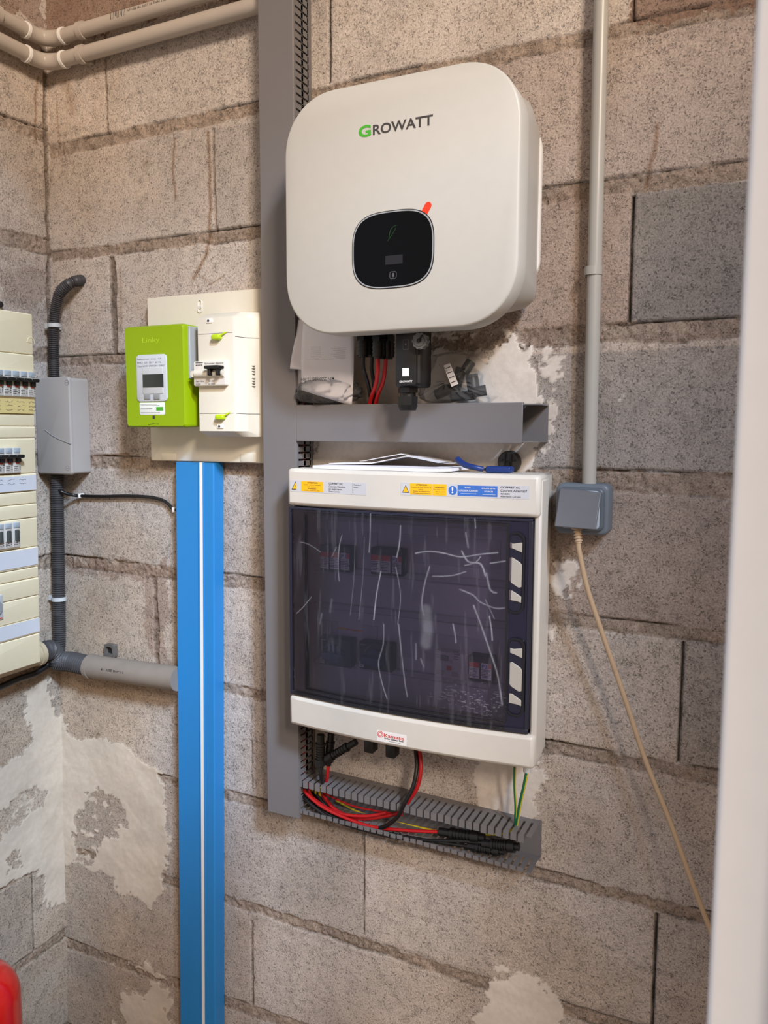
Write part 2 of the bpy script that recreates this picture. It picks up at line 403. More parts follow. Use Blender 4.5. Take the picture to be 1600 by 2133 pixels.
    # give the wall real thickness: a back sheet 12 cm behind the face
    if frame is fb: corn = [(us[0], .12, zs[0]), (us[-1], .12, zs[0]), (us[-1], .12, zs[-1]), (us[0], .12, zs[-1])]
    else: corn = [(xw(zs[0])-.12, us[0], zs[0]), (xw(zs[0])-.12, us[-1], zs[0]), (xw(zs[-1])-.12, us[-1], zs[-1]), (xw(zs[-1])-.12, us[0], zs[-1])]
    n = len(V); V = np.vstack([V, corn])
    faces = F.tolist()
    faces.append([n+3, n+2, n+1, n])
    faces.append(idx[0, ::-1].tolist()+[n, n+1]); faces.append(idx[-1].tolist()+[n+2, n+3])
    faces.append(idx[:, 0].tolist()+[n+3, n]); faces.append(idx[::-1, -1].tolist()+[n+1, n+2])
    me = bpy.data.meshes.new(name); me.from_pydata(V.tolist(), [], faces); me.materials.append(M_wall); me.shade_smooth()
    a = me.attributes.new('tone', 'FLOAT_COLOR', 'POINT'); c = np.ones((n+4, 4), np.float32); c[:n, :3] = tone.reshape(-1, 3); c[n:, :3] = BLK
    a.data.foreach_set('color', c.ravel())
    a = me.attributes.new('smooth', 'FLOAT', 'POINT'); c = np.zeros(n+4, np.float32); c[:n] = plm.ravel(); a.data.foreach_set('value', c)
    o = bpy.data.objects.new(name, me); COL.objects.link(o); return struct(o)
def BB(*pts): return [B(*p) for p in pts]
def LL(*pts): return [Lp(*p) for p in pts]

R_ = .30
jt = [((-1.38, 2.083, 2.057), (-.2, 2.088, 2.067)), ((-1.38, 1.869, 1.848), (-.03, 1.872, 1.845)), ((-1.38, 1.652, 1.634), (-.03, 1.660, 1.630)),
      ((-1.38, 1.446, 1.420), (-.03, 1.440, 1.404)), ((-1.38, 1.228, 1.200), (-.03, 1.208, 1.188)), ((-1.38, 1.003, .985), (-.03, .996, .974)),
      ((-1.38, .782, .764), (-.03, .772, .752)), ((-1.38, .560, .541), (-.03, .550, .528)), ((-1.38, .326, .303), (-.6, .338, .315)), ((-1.38, .110, .090), (-.03, .110, .090)),
      ((-1.38, 2.300, 2.280), (-.03, 2.305, 2.285))]
vt = [(-1.2015, 2.085, 2.28, .004, .35), (-.697, 2.088, 2.285, .004, 1), (-.198, 2.088, 2.285, .005, .8), (-.943, 1.869, 2.055, .004, .35),
      (-1.200, 1.652, 1.846, .018, .45), (-.189, 1.662, 1.844, .0055, 1), (-.60, 1.66, 1.846, .006, .5), (-1.112, 1.003, 1.198, .014, .4), (-.0945, .998, 1.186, .0055, 1),
      (-.878, .80, .965, .0012, .5), (-.631, .562, .758, .0025, .8), (-.1155, .552, .750, .0055, 1), (-.883, .335, .520, .006, .45), (-.40, 1.86, 2.06, .005, .4)]
plast = [(BB((655, 700), (760, 690), (900, 690), (1000, 695), (1050, 690), (1080, 705), (1108, 745), (1125, 790), (1128, 850), (1150, 900), (1128, 940), (1105, 990), (1060, 1040), (655, 1040)), .95),
         (BB((985, 1560), (1118, 1560), (1128, 1610), (1120, 1650), (1105, 1705), (985, 1700)), .9),
         (BB((1040, 2040), (1080, 2018), (1120, 2030), (1150, 2070), (1160, 2110), (1170, 2180), (990, 2180), (1005, 2110), (1015, 2060)), .95),
         (BB((125, 1490), (160, 1535), (200, 1532), (240, 1548), (290, 1575), (340, 1605), (352, 1640), (348, 1700), (350, 1780), (345, 1850), (325, 1890), (290, 1868), (240, 1868), (235, 1830), (185, 1800), (140, 1795), (100, 1800), (90, 1500)), .97),
         (BB((250, 2075), (300, 2085), (330, 2050), (350, 2060), (352, 2180), (210, 2180), (260, 2120)), .9),
         (BB((255, 2000), (330, 2022), (345, 2040), (300, 2028)), .8),
         (BB((1130, 735), (1165, 725), (1168, 790), (1150, 850), (1135, 820)), .75)]
hol = [BB((175, 1640), (215, 1630), (250, 1655), (262, 1725), (235, 1740), (215, 1765), (190, 1790), (155, 1785), (150, 1750), (170, 1700)),
       BB((925, 705), (1010, 690), (1050, 700), (1070, 720), (1030, 745), (990, 735), (930, 740), (900, 760), (900, 720)),
       BB((1130, 735), (1165, 725), (1168, 790), (1150, 850), (1135, 820))]
brn = [(BB((70, -60), (545, -60), (545, 0), (420, 0), (120, 90), (90, 90)), .9), (BB((1322, -60), (1620, -60), (1620, 0), (1470, 32), (1330, 62)), .85),
       (BB((135, 1160), (365, 1178), (365, 1215), (140, 1200)), .55), (BB((300, 1210), (345, 1210), (345, 1390), (318, 1390)), .5),
       (BB((130, 760), (250, 745), (290, 940), (140, 960)), .25), (BB((1180, 720), (1240, 700), (1130, 660), (1090, 720), (1110, 740)), .35),
       (BB((1130, 400), (1240, 400), (1240, 440), (1130, 440)), .35),
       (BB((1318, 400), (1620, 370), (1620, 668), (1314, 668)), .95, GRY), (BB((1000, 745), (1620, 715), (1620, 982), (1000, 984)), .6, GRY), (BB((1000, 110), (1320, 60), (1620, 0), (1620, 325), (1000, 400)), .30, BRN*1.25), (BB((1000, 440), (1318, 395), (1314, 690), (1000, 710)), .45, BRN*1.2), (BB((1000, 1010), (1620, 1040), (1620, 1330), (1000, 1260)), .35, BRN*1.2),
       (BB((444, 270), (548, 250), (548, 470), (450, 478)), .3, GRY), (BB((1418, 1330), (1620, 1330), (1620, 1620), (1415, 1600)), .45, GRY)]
strk = [(BB((363, 290), (362, 320), (360, 350), (364, 385), (365, 415)), .003, .8), (BB((433, 275), (437, 330), (438, 400), (435, 480), (430, 530), (402, 580)), .0035, .9),
        (BB((1372, 260), (1368, 300), (1355, 350), (1345, 390)), .003, .8), (BB((420, 575), (440, 592), (470, 572)), .0012, .9),
        (BB((185, 950), (230, 948), (268, 945), (275, 962)), .0022, 1), (BB((118, 215), (120, 260), (122, 300)), .003, .5),
        (BB((140, 175), (150, 230)), .012, .45), (BB((205, 1525), (190, 1560), (178, 1610), (155, 1640)), .0012, .9), (BB((250, 560), (252, 690)), .004, .5),
        (BB((492, 70), (492, 112)), .0012, .8), (BB((347, 90), (346, 130)), .0012, .6), (BB((300, 340), (305, 338)), .006, .5)]
def extraB(U, Z, ou, oz):
    m = np.zeros(U.shape); n = fbm(U, Z, 90, 71); n2 = fbm(U, Z, 40, 75)
    for (px, py, rx, rz, thr) in ((1178, 1205, .026, .035, .43), (1150, 1330, .012, .02, .55), (1270, 1095, .03, .03, .60), (1290, 830, .016, .03, .60), (1140, 880, .02, .05, .46), (1045, 2020, .03, .012, .5),
                                  (245, 920, .006, .012, .5), (305, 995, .004, .006, .45), (130, 785, .01, .014, .5), (1150, 760, .022, .035, .45)):
        u, z = B(px, py); q = 1-np.hypot((U-u)/rx, (Z-z)/rz); m = np.maximum(m, sm(n*.5+n2*.5+q*.22, thr+.13, thr+.17)*(q > 0)*.9)
    return m
us = np.concatenate([np.arange(-1.42, .06, .0025), np.arange(.08, 1.45, .03)])
zs = np.concatenate([np.arange(0, .08, .02), np.arange(.08, 2.40, .0025), np.arange(2.41, 3.42, .03)])
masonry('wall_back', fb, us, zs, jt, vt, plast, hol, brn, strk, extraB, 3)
jl = [((-.3, 2.095, 2.070), (0, 2.112, 2.086)), ((-.3, 1.886, 1.852), (0, 1.893, 1.860)), ((-.3, 1.66, 1.63), (0, 1.67, 1.64)), ((-.3, 1.44, 1.41), (0, 1.45, 1.42)),
      ((-.3, 1.22, 1.19), (0, 1.23, 1.20)), ((-.3, 1.0, .98), (0, 1.0, .98)), ((-.3, .785, .765), (0, .785, .765)), ((-.3, .555, .535), (0, .552, .532)), ((-.3, .345, .325), (0, .352, .332)), ((-.3, .12, .1), (0, .12, .1))]
vl = [(-.007, 1.0, 2.3, .012, .35), (-.088, .352, .535, .003, .8), (-.30, 1.44, 1.64, .01, .5)]
pll = [(LL((60, 1440), (80, 1422), (98, 1425), (108, 1450), (118, 1500), (150, 1520), (160, 1880), (88, 1890), (86, 1815), (40, 1830), (0, 1850), (-60, 1880), (-60, 1600), (0, 1595), (40, 1580), (70, 1540)), .97)]
hll = [LL((0, 1690), (40, 1650), (92, 1640), (90, 1672), (50, 1700), (20, 1720), (0, 1760), (-20, 1760), (-20, 1700)), LL((15, 1790), (40, 1770), (45, 1800), (20, 1815))]
sl = [(LL((80, 160), (74, 200), (76, 300)), .0025, .8), (LL((0, 1590), (40, 1600), (90, 1600)), .001, .7), (LL((88, 840), (95, 900)), .004, .6)]
ys = np.concatenate([np.arange(-1.0, -.36, .04), np.arange(-.34, .0175, .0025)])
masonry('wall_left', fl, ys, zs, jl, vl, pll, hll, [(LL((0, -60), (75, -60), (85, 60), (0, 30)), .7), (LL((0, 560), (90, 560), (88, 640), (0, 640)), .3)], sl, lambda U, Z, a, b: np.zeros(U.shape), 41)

M_slab = mat('raw_concrete', (120, 112, 102), .9, noise=.2, nscale=14, bump=.5)
M_block2 = mat('block_masonry_plain', (150, 138, 124), .9, noise=.2, nscale=30, bump=.6)
struct(MB(ff).box(-1.6, 1.5, -.1, 0, -2.2, .12).build('floor', M_slab))
struct(MB(ff).box(-1.6, 2.6, 3.40, 3.50, -1.55, .12).build('ceiling', M_block2))  # unseen ceiling, its reach shaped to cut off the sky light
fw = MB(ff).box(.02, .47, 0, 2.78, -1.72, -1.60).build('light_baffle', M_block2); struct(fw)  # unseen slabs behind the camera, added to block and shape the light
struct(MB(ff).box(1.07, 1.44, 0, 2.78, -1.72, -1.60).build('light_baffle', M_block2))
struct(MB(ff).box(1.44, 3.2, 0, 3.40, -1.72, -1.60).build('light_baffle', M_block2))  # taller unseen slab, added to keep sky light off the right side
# white door leaf swung outwards beside the viewer
def leaf(l0, l1, t0, t1, z0, z1, name, m, parent=None):
    an = math.radians(42); b = MB(ff); q = [(-.010+l*math.sin(an)+t*math.cos(an), -.880-l*math.cos(an)+t*math.sin(an)) for l, t in ((l0, t0), (l1, t0), (l1, t1), (l0, t1))]
    i0 = [b.P(x, z0, y) for x, y in q]; i1 = [b.P(x, z1, y) for x, y in q]
    b.f += [i0[::-1], i1]+[[i0[k], i0[(k+1) % 4], i1[(k+1) % 4], i1[k]] for k in range(4)]; return b.build(name, m, parent, bevel=.003)
struct(MB(ff).box(-.010, .055, 0, 1.76, -.90, -.84).build('trim_1', M_door, bevel=.002))
dr = struct(leaf(.08, .76, 0, .04, .01, 2.02, 'door_1', M_door))
leaf(.60, .70, -.035, -.022, 1.03, 1.045, 'door_handle', M_silver, dr)

# ------------------------------------------------------------------ surface pipes at the top
def clip(name, parent, u, z, d, r, frame=fb, horiz=True, m=M_pvc):
    c = MB(frame); n = 14; pts = []
    for k in range(n+1):
        a = math.radians(-70+320*k/n-90+180-35+20)
        a = math.radians(-150+300*k/n)       # open towards the wall
        pts.append((math.sin(a)*r, math.cos(a)*r))
    o = [(p[0], p[1]) for p in pts]+[(p[0]*1.22, p[1]*1.22) for p in pts[::-1]]
    for s_ in (-.005, .005):
        pass
    b = len(c.v)
    for s_ in (-.006, .006):
        for p in o:
            if horiz: c.P(u+s_, z+p[0], d+p[1])
            else: c.P(u+p[0], z+s_, d+p[1])
    m_ = len(o); h = len(pts)
    for k in range(m_): c.f.append([b+k, b+(k+1) % m_, b+m_+(k+1) % m_, b+m_+k])
    for k in range(h-1):
        for q in (0, m_): c.f.append([b+q+k, b+q+k+1, b+q+m_-2-k, b+q+m_-1-k])
    if horiz: c.box(u-.006, u+.006, z-r*.7, z+r*.7, 0, d-r*.9)
    else: c.box(u-r*.7, u+r*.7, z-.006, z+.006, 0, d-r*.9)
    return c.build(name, m, parent)
def wall_pipe(label, zb, d, r, ends):
    (uend, z_end) = ends
    t = thing('conduit_pipe', label, 'pipe', -1.2, zb-r, 0, 'pipes crossing the top of the corner')
    cx_ = xw(zb)
    MB(ff).tube([(cx_+d+.035, zb, -d), (uend, z_end, -d)], r, 16, smooth=False).build('pipe', M_pvc, t)
    MB(ff).tube([(cx_+d, zb, -.75), (cx_+d, zb, -d-.035)], r, 16, smooth=False).build('pipe', M_pvc, t)
    pts = [(cx_+d, zb, -d-.05), (cx_+d, zb, -d-.03), (cx_+d+.008, zb, -d-.010), (cx_+d+.03, zb, -d), (cx_+d+.05, zb, -d)]
    e = MB(ff).tube(pts, r*1.07, 16, step=.004).build('elbow', M_pvc, t)
    MB(ff).tube([(cx_+d+.046, zb, -d), (cx_+d+.052, zb, -d)], r*1.16, 18, smooth=False).build('collar', M_white, e)
    MB(ff).tube([(cx_+d, zb, -d-.052), (cx_+d, zb, -d-.046)], r*1.16, 18, smooth=False).build('collar', M_white, e)
    return t
u1, zp1 = B(244, 43, .025); u2, zp2 = B(375, 7, .025); zc = B(110, 82, .025)[1]
up = wall_pipe('upper grey plastic pipe running round the corner, printed with black marks', zp1, .025, .0135, (-.40, zp1+.004))
clip('pipe_clip', up, B(172, 78, .025)[0], zp1, .025, .0135)
tx = MB(); put_text(tx, '|||I||I|||', *[B(229, 45, .04)[0], B(260, 40, .04)[0]], zp1-.003, zp1+.009, .0387); put_text(tx, 'NF USE IRL 3321 25 750N 2 23', B(264, 40, .04)[0], B(345, 10, .04)[0], zp1+.002, zp1+.006, .0387)
tx.build('lettering', M_ink, up)
zl = B(200, 106, .025)[1]
lo = wall_pipe('lower grey plastic pipe running round the corner and ending at the tall duct', zl, .025, .0140, (-.80, zl+.003))
clip('pipe_clip', lo, B(172, 122, .025)[0], zl, .025, .0140)
clip('pipe_clip', up, -.14, zp1, .025, .0135, frame=fl)

# ------------------------------------------------------------------ grey cable ducts
def comb(mb, kind, a0, a1, other, d0, d1, pitch=.0125, wd=.0088, th=.0018, tilt=lambda a: 0):
    """slotted side wall: kind 'v' = vertical duct side at u = other, fingers stacked in z; 'h' = horizontal duct side at z = other"""
    n = int((a1-a0)/pitch)
    def bx(s0, s1, e0, e1, o0, o1):
        if kind == 'v': mb.box(o0, o1, s0, s1, e0, e1)
        else: mb.box(s0, s1, o0+tilt(s0), o1+tilt(s0), e0, e1)
    bx2 = bx
    if kind == 'v': bx(a0, a1, d0, d0+.010, other-th/2, other+th/2); bx(a0, a1, d1-.006, d1, other-th/2, other+th/2)
    else:
        for k in range(n): bx(a0+k*pitch, a0+(k+1)*pitch, d0, d0+.010, other-th/2, other+th/2)
    for k in range(n):
        s0 = a0+k*pitch+(pitch-wd)/2
        bx(s0, s0+wd, d0+.010, d1-.006 if kind == 'v' else d1, other-th/2, other+th/2)
        bx(s0-.0005, s0+wd+.0005, (d0+d1)/2-.003, (d0+d1)/2+.003, other-th/2, other+th/2)
        if kind == 'v': bx(s0-.0005, s0+wd+.0005, d0+.0095, d0+.013, other-th/2, other+th/2)
DX0, DX1 = -.797, -.733
vd = thing('cable_duct', 'tall grey slotted cable duct with smooth cover, running down the whole wall', 'cable duct', (DX0+DX1)/2, .80)
b = MB(); b.box(DX0, DX1, .80, 3.39, 0, .002); comb(b, 'v', .81, 3.39, DX0+.001, 0, .060); comb(b, 'v', .81, 3.39, DX1-.001, 0, .060); b.build('slotted_body', M_duct, vd)
b = MB(); b.box(DX0-.002, DX1+.002, .795, 3.39, .0605, .0628); b.box(DX0-.002, DX0-.0002, .795, 3.39, .054, .0605); b.box(DX1+.0002, DX1+.002, .795, 3.39, .054, .0605); b.build('cover', M_duct, vd, bevel=.0008)
hdt = thing('cable_duct', 'short horizontal grey cable duct with cover under the inverter', 'cable duct', -.52, 1.481)
b = MB(); x0, x1 = -.7305, -.306
b.box(x0, x1, 1.4825, 1.5405, 0, .002); comb(b, 'h', x0, x1-.03, 1.4835, .002, .060); comb(b, 'h', x0, x1-.03, 1.5395, .002, .060)
for zz in (1.4825, 1.5387): b.box(x1-.034, x1, zz, zz+.0018, .002, .060)
b.build('slotted_body', M_duct, hdt)
b = MB(); b.box(-.7305, -.330, 1.4805, 1.5425, .0605, .0628); b.box(-.7305, -.330, 1.4805, 1.4822, .054, .0605); b.box(-.7305, -.330, 1.5408, 1.5425, .054, .0605); b.build('cover', M_duct, hdt, bevel=.0008)
b = MB(); put_text(b, '5', *[B(732, 870, .063)[0], B(744, 870, .063)[0]], 1.512, 1.524, .0629); put_text(b, '2', *[B(732, 890, .063)[0], B(742, 890, .063)[0]], 1.500, 1.509, .0629); b.build('faint_mark', mat('faint_mark', (112, 108, 108), .6), hdt)
ld = thing('cable_duct', 'open slotted grey cable duct without cover below the glazed cabinet, full of cables', 'cable duct', -.52, .79)
tl = lambda a: -.020*(a+.74)
b = MB(); x0, x1 = -.738, -.300
for k in range(35): b.box(x0+k*.0125, x0+(k+1)*.0125, .806+tl(x0+k*.0125), .868+tl(x0+k*.0125), 0, .002)
for zz, sg in ((.867, -1), (.806, 1)):
    comb(b, 'h', x0, x1, zz, .002, .058, tilt=tl, wd=.0082)
    for k in range(34):
        s0 = x0+k*.0125+.0022; zz2 = zz+tl(s0)+random.uniform(-.0008, .0008)
        if sg < 0: b.box(s0-.0008, s0+.0086, zz2-.0118, zz2+.001, .057, .0592)
        else: b.box(s0-.0008, s0+.0086, zz2-.001, zz2+.006, .057, .0592)
b.build('slotted_body', M_duct, ld)

# ------------------------------------------------------------------ inverter
inv = thing('solar_inverter', 'large white rounded wall inverter with black display window', 'inverter', -.50, 1.645)
def sq(u0, u1, z0, z1, n, k=96):
    cu, cz, a, c = (u0+u1)/2, (z0+z1)/2, (u1-u0)/2, (z1-z0)/2; o = []
    for j in range(k):
        t = 2*math.pi*j/k; x, y = math.cos(t), math.sin(t)
        o.append((cu+a*math.copysign(abs(x)**(2/n), x), cz+c*math.copysign(abs(y)**(2/n), y)))
    return o
fx0, fx1, fz0, fz1 = -.681, -.311, 1.645, 1.999
def rr(e, r=.088): return rrect(fx0+e, fx1-e, fz0+e, fz1-e, r-e*.6, 14, 2.15)
b = MB(); b.loft([(rr(.003), .128), (rr(0), .130), (rr(0), .1665), (rr(.001), .1685), (rr(.003), .170)]); b.build('front_cover', M_inv, inv)
b = MB()
def bo(e0, e1, ez, r): return rrect(fx0+e0, fx1-e1, fz0+ez, fz1-.006-e0*.4, r, 14, 2.1)
b.loft([(rrect(-.655, -.322, 1.684, 1.965, .030, 14), .030), (rrect(-.664, -.3155, 1.672, 1.983, .045, 14), .085), (rrect(fx0+.004, fx1-.004, fz0+.006, fz1-.005, .085, 14), .130)]); b.build('housing', M_invside, inv)
b = MB(); b.loft([(rrect(-.660, -.3185, 1.712, 1.962, .045, 14), .024), (rrect(-.660, -.3185, 1.712, 1.962, .045, 14), .031)]); b.build('rear_flange', M_white, inv)
b = MB(); b.box(-.60, -.38, 1.74, 1.93, 0, .026); b.build('mounting_bracket', M_mgrey, inv)
for k in range(10): pass
du0, dzm = B(734, 520, .170); du1 = B(905, 520, .170)[0]; dz1 = B(826, 437, .170)[1]; dz0 = B(815, 601, .170)[1]
b = MB(); b.prism(sq(du0, du1, dz0, dz1, 3.2), .1690, .1706); dp = b.build('display_bezel', M_black, inv)
b = MB(); b.ring(sq(du0+.0012, du1-.0012, dz0+.0012, dz1-.0012, 3.2), sq(du0+.0028, du1-.0028, dz0+.0028, dz1-.0028, 3.2), .1700, .1712); b.build('silver_ring', M_silver, dp)
b = MB(); b.prism(sq(du0+.0028, du1-.0028, dz0+.0028, dz1-.0028, 3.2), .1700, .1710); b.build('display_glass', M_glassblk, dp)
cu, cz = B(820, 483, .171)
lf = MB()
def leafpt(t, s_): a = t*math.pi; return (-.0075+.015*t*.9+s_*math.sin(a)*.0045*-.7, -.010+.019*t+s_*math.sin(a)*.0045)
L1 = [leafpt(k/14, 1) for k in range(15)]; L2 = [leafpt(k/14, -1) for k in range(14, -1, -1)]
lf.tube([(cu+p[0], cz+p[1], .1712) for p in L1+L2], .00045, 5, step=.002); lf.build('leaf_symbol', M_dgreen, dp); lf = MB(); lf.tube([(cu-.0095, cz-.012, .1712), (cu-.001, cz-.002, .1712), (cu+.0035, cz+.005, .1712)], .0004, 5)
lf.build('leaf_vein', M_dgreen, dp)
u0, z0 = B(803, 552, .171); u1, z1 = B(839, 530, .171); MB().box(u0, u1, z0, z1, .1710, .1713).build('screen', mat('dark_screen', (28, 28, 32), .3), dp)
cu, cz = B(819, 573, .171)
b = MB(); b.ring(rrect(cu-.0056, cu+.0056, cz-.0052, cz+.0052, .003), rrect(cu-.0049, cu+.0049, cz-.0045, cz+.0045, .0025), .1710, .1713); b.slab(cu-.0018, cu+.0016, cz-.003, cz+.003, .1710, .1713, .001, .0001); b.build('touch_button_symbol', mat('grey_symbol', (80, 80, 84), .5), dp)
# orange red index sticker
cu, cz = B(889, 434, .170); an = math.radians(58); q = []
for (a, c) in [(-.0085, -.0052), (-.0085, .0052)]+[(.004+.0052*math.sin(math.radians(t)), .0052*math.cos(math.radians(t))) for t in range(0, 181, 20)]:
    q.append((cu+a*math.cos(an)-c*math.sin(an)*-1*1, cz+a*math.sin(an)-c*math.cos(an)))
MB().prism(q, .1699, .1704).build('red_marker', M_red, inv)
# lettering
u0, z0 = B(747, 288, .1702); u1, z1 = B(773, 257, .1702)
b = MB(); put_text(b, 'G', u0, u1, z0, z1-.001, .1704, .035); b.build('lettering', M_green, inv)
u0, z0 = B(777, 282, .1702); u1, z1 = B(902, 240, .1702); zt = B(777, 260, .1702)[1]
b = MB(); put_text(b, 'ROWATT', u0, u1, z0, zt-.0002, .1704, .02); b.build('lettering', mat('logo_grey', (62, 58, 56), .5), inv)

# connectors below the inverter
def gland(px, py0, py1, d, r, name='cable_gland', parent=inv, m=M_black):
    u, za = B(px, py0, d); _, zb = B(px, py1, d)
    b = MB(ff)
    H = za-zb
    def seg(z0_, z1_, ra, n, rot=0):
        o = [(u+ra*math.cos(2*math.pi*k/n+rot), -d+ra*math.sin(2*math.pi*k/n+rot)) for k in range(n)]
        i0 = [b.P(p[0], z0_, p[1]) for p in o]; i1 = [b.P(p[0], z1_, p[1]) for p in o]
        for k in range(n): b.f.append([i0[k], i0[(k+1) % n], i1[(k+1) % n], i1[k]])
        b.f.append(i0[::-1]); b.f.append(i1)
    seg(za-H*.18, za+.02, r*.8, 20); seg(za-H*.38, za-H*.16, r*1.05, 6); seg(za-H*.45, za-H*.38, r*.85, 20)
    for k in range(3): seg(za-H*(.50+.16*k), za-H*(.45+.16*k), r*(1.0), 12)
    seg(zb+H*.03, za-H*.45, r*.93, 12); seg(zb-H*.04, zb+H*.05, r*.7, 16)
    return b.build(name, m, parent)
for px, y1, d in ((757, 742, .085), (789, 745, .09), (808, 746, .075), (778, 742, .06)): gland(px, 690, y1, d, .0115)
b = MB(); b.box(-.60, -.45, 1.655, 1.672, .05, .12); b.build('terminal_plate', M_blackm, inv, bevel=.002)
def cable(name, label, cat, pts, r, m, group=None, frame=fb, **kw):
    o = MB(frame).tube([(*B(p[0], p[1], p[2]), p[2]) if frame is fb else (*Lp(p[0], p[1], p[2]), p[2]) for p in pts], r, 10, **kw).build(name, m)
    return tag(o, label, cat, group)
cg = 'solar cables hanging from the inverter'
cable('power_cable', 'black solar cable below the inverter, furthest left', 'cable', [(757, 740, .085), (757, 765, .08), (764, 790, .06), (771, 820, .045), (772, 850, .035)], .0032, M_cblk, cg)
cable('power_cable', 'second black solar cable below the inverter, directly behind the red ones', 'cable', [(776, 740, .06), (774, 765, .058), (778, 795, .05), (779, 820, .04), (779, 850, .035)], .0032, M_cblk, cg)
cable('power_cable', 'left red solar cable below the inverter', 'cable', [(787, 742, .09), (787, 768, .085), (783, 800, .065), (774, 825, .05), (768, 850, .04)], .0034, M_cred, cg)
cable('power_cable', 'right red solar cable below the inverter', 'cable', [(804, 744, .075), (802, 768, .07), (798, 795, .06), (788, 820, .05), (780, 850, .04)], .0034, M_cred, cg)
# data logger stick
dl = thing('data_logger', 'black communication stick plugged under the inverter, cable gland at its foot', 'data logger', *B(855, 850, .10), .10)
u0, z1 = B(827, 688, .115); u1, z0 = B(882, 806, .115)
b = MB(); b.slab(u0, u1, z0, z1+.02, .085, .125, .006, .006); b.build('body', M_black, dl)
b = MB(); s0, s1 = B(830, 690, .127)[0], B(872, 690, .127)[0]; b.slab(u0+.003, u1-.008, z0+.002, z1, .1245, .1265, .003, .001); b.build('face_plate', mat('dark_grey_plastic', (30, 30, 32), .35), dl)
b = MB(); cu, cz = B(845, 717, .127); b.ring(rrect(cu-.0045, cu+.0045, cz-.008, cz+.007, .001), rrect(cu-.004, cu+.004, cz-.0075, cz+.0065, .001), .1264, .1268); b.disc(cu, cz, .0016, .1264, .1269, 12); b.build('status_symbol', M_ink2, dl)
cu, cz = B(845, 775, .127); MB().box(cu-.0055, cu+.0055, cz-.006, cz+.006, .1264, .1268).build('white_label', M_white, dl)
b = MB(); u0, z0 = B(832, 797, .127); u1, z1 = B(859, 792, .127); put_text(b, 'GROWATT', u0, u1, z0, z1, .1268, .02); b.build('lettering', M_white, dl)
b = MB(ff); uu, za = B(850, 806, .105); _, zb = B(850, 855, .105)
def seg(b, u, y, z0_, z1_, ra, n, ra2=None):
    ra2 = ra2 or ra
    i0 = [b.P(u+ra*math.cos(2*math.pi*k/n), z0_, y+ra*math.sin(2*math.pi*k/n)) for k in range(n)]; i1 = [b.P(u+ra2*math.cos(2*math.pi*k/n), z1_, y+ra2*math.sin(2*math.pi*k/n)) for k in range(n)]
    for k in range(n): b.f.append([i0[k], i0[(k+1) % n], i1[(k+1) % n], i1[k]])
    b.f.append(i0[::-1]); b.f.append(i1)
H = za-zb
seg(b, uu, -.105, za-H*.05, za+.002, .014, 20); seg(b, uu, -.105, za-H*.25, za-H*.05, .0165, 6); seg(b, uu, -.105, za-H*.42, za-H*.25, .012, 16); seg(b, uu, -.105, zb+H*.22, za-H*.42, .0155, 8, .0165); seg(b, uu, -.105, zb, zb+H*.22, .0125, 16, .0155)
b.build('cable_gland', M_black, dl)
cp = thing('dust_cap', 'round grey knurled dust cap on a black strap under the inverter', 'cap', *B(878, 712, .13), .13)
cu, cz = B(878, 711, .13); b = MB(); n = 40
oo = [(cu+(.0118+.0009*math.cos(10*2*math.pi*k/n))*math.cos(2*math.pi*k/n), cz+(.0118+.0009*math.cos(10*2*math.pi*k/n))*math.sin(2*math.pi*k/n)) for k in range(n)]
b.prism(oo, .126, .138); b.disc(cu, cz, .008, .138, .1395); b.build('cap', mat('cap_grey', (104, 106, 108), .5), cp)
b = MB(); b.disc(cu, cz, .003, .139, .142, 14); b.tube([(cu, cz, .141), (cu+.004, cz+.006, .141), (cu+.008, cz+.014, .125), (cu+.004, cz+.024, .11)], .0012, 6); b.build('strap', M_blackm, cp)

# ------------------------------------------------------------------ papers and bags tucked under the inverter
def sheet(name, label, corners, d_fn, m=M_paper, nu=14, nv=18, cat='paper', curl=.003, group=None):
    mb = MB(); ids = []
    (a, b_, c, d_) = [np.array(B(*q[:2], q[2])) for q in corners]; dd = [q[2] for q in corners]     # TL TR BR BL
    sd = random.random()*9
    for j in range(nv+1):
        r_ = []
        for i in range(nu+1):
            s_, t = i/nu, j/nv; p = (a*(1-s_)+b_*s_)*(1-t)+(d_*(1-s_)+c*s_)*t
            dp_ = (dd[0]*(1-s_)+dd[1]*s_)*(1-t)+(dd[3]*(1-s_)+dd[2]*s_)*t
            dp_ += curl*(math.sin(3*s_+sd)+math.sin(4*t+2*s_+sd))+d_fn(s_, t); r_.append(mb.P(p[0], p[1], max(.004, dp_)))
        ids.append(r_)
    for j in range(nv):
        for i in range(nu): mb.f.append([ids[j][i], ids[j+1][i], ids[j+1][i+1], ids[j][i+1]])
    o = mb.build(name, m, solid=.0004)
    return tag(o, label, cat, group)
pg = 'instruction sheets tucked under the inverter'
s1 = sheet('paper_sheet', 'rear white paper sheet sticking out left beside the tall duct', [(618, 665, .062), (700, 665, .062), (690, 775, .064), (604, 768, .072)], lambda s, t: 0, group=pg)
s2 = sheet('instruction_sheet', 'front printed instruction sheet with upside-down heading, hanging under the inverter', [(632, 660, .085), (742, 660, .085), (733, 845, .056), (627, 812, .062)], lambda s, t: .004*math.sin(3*s), group=pg)
s3 = sheet('paper_sheet', 'middle white sheet low behind the printed instruction sheet, just above the duct', [(620, 760, .050), (715, 760, .050), (722, 842, .046), (618, 810, .052)], lambda s, t: 0, group=pg)
b = MB(); V = [B(647, 722), B(668, 735)]
def ptext(s_, px0, px1, py0, py1, d, flip=False, bold=0):
    u0, z0 = B(px0, py1, d); u1, z1 = B(px1, py0, d); put_text(b, s_, u0, u1, z0, z1, d, bold, flip)
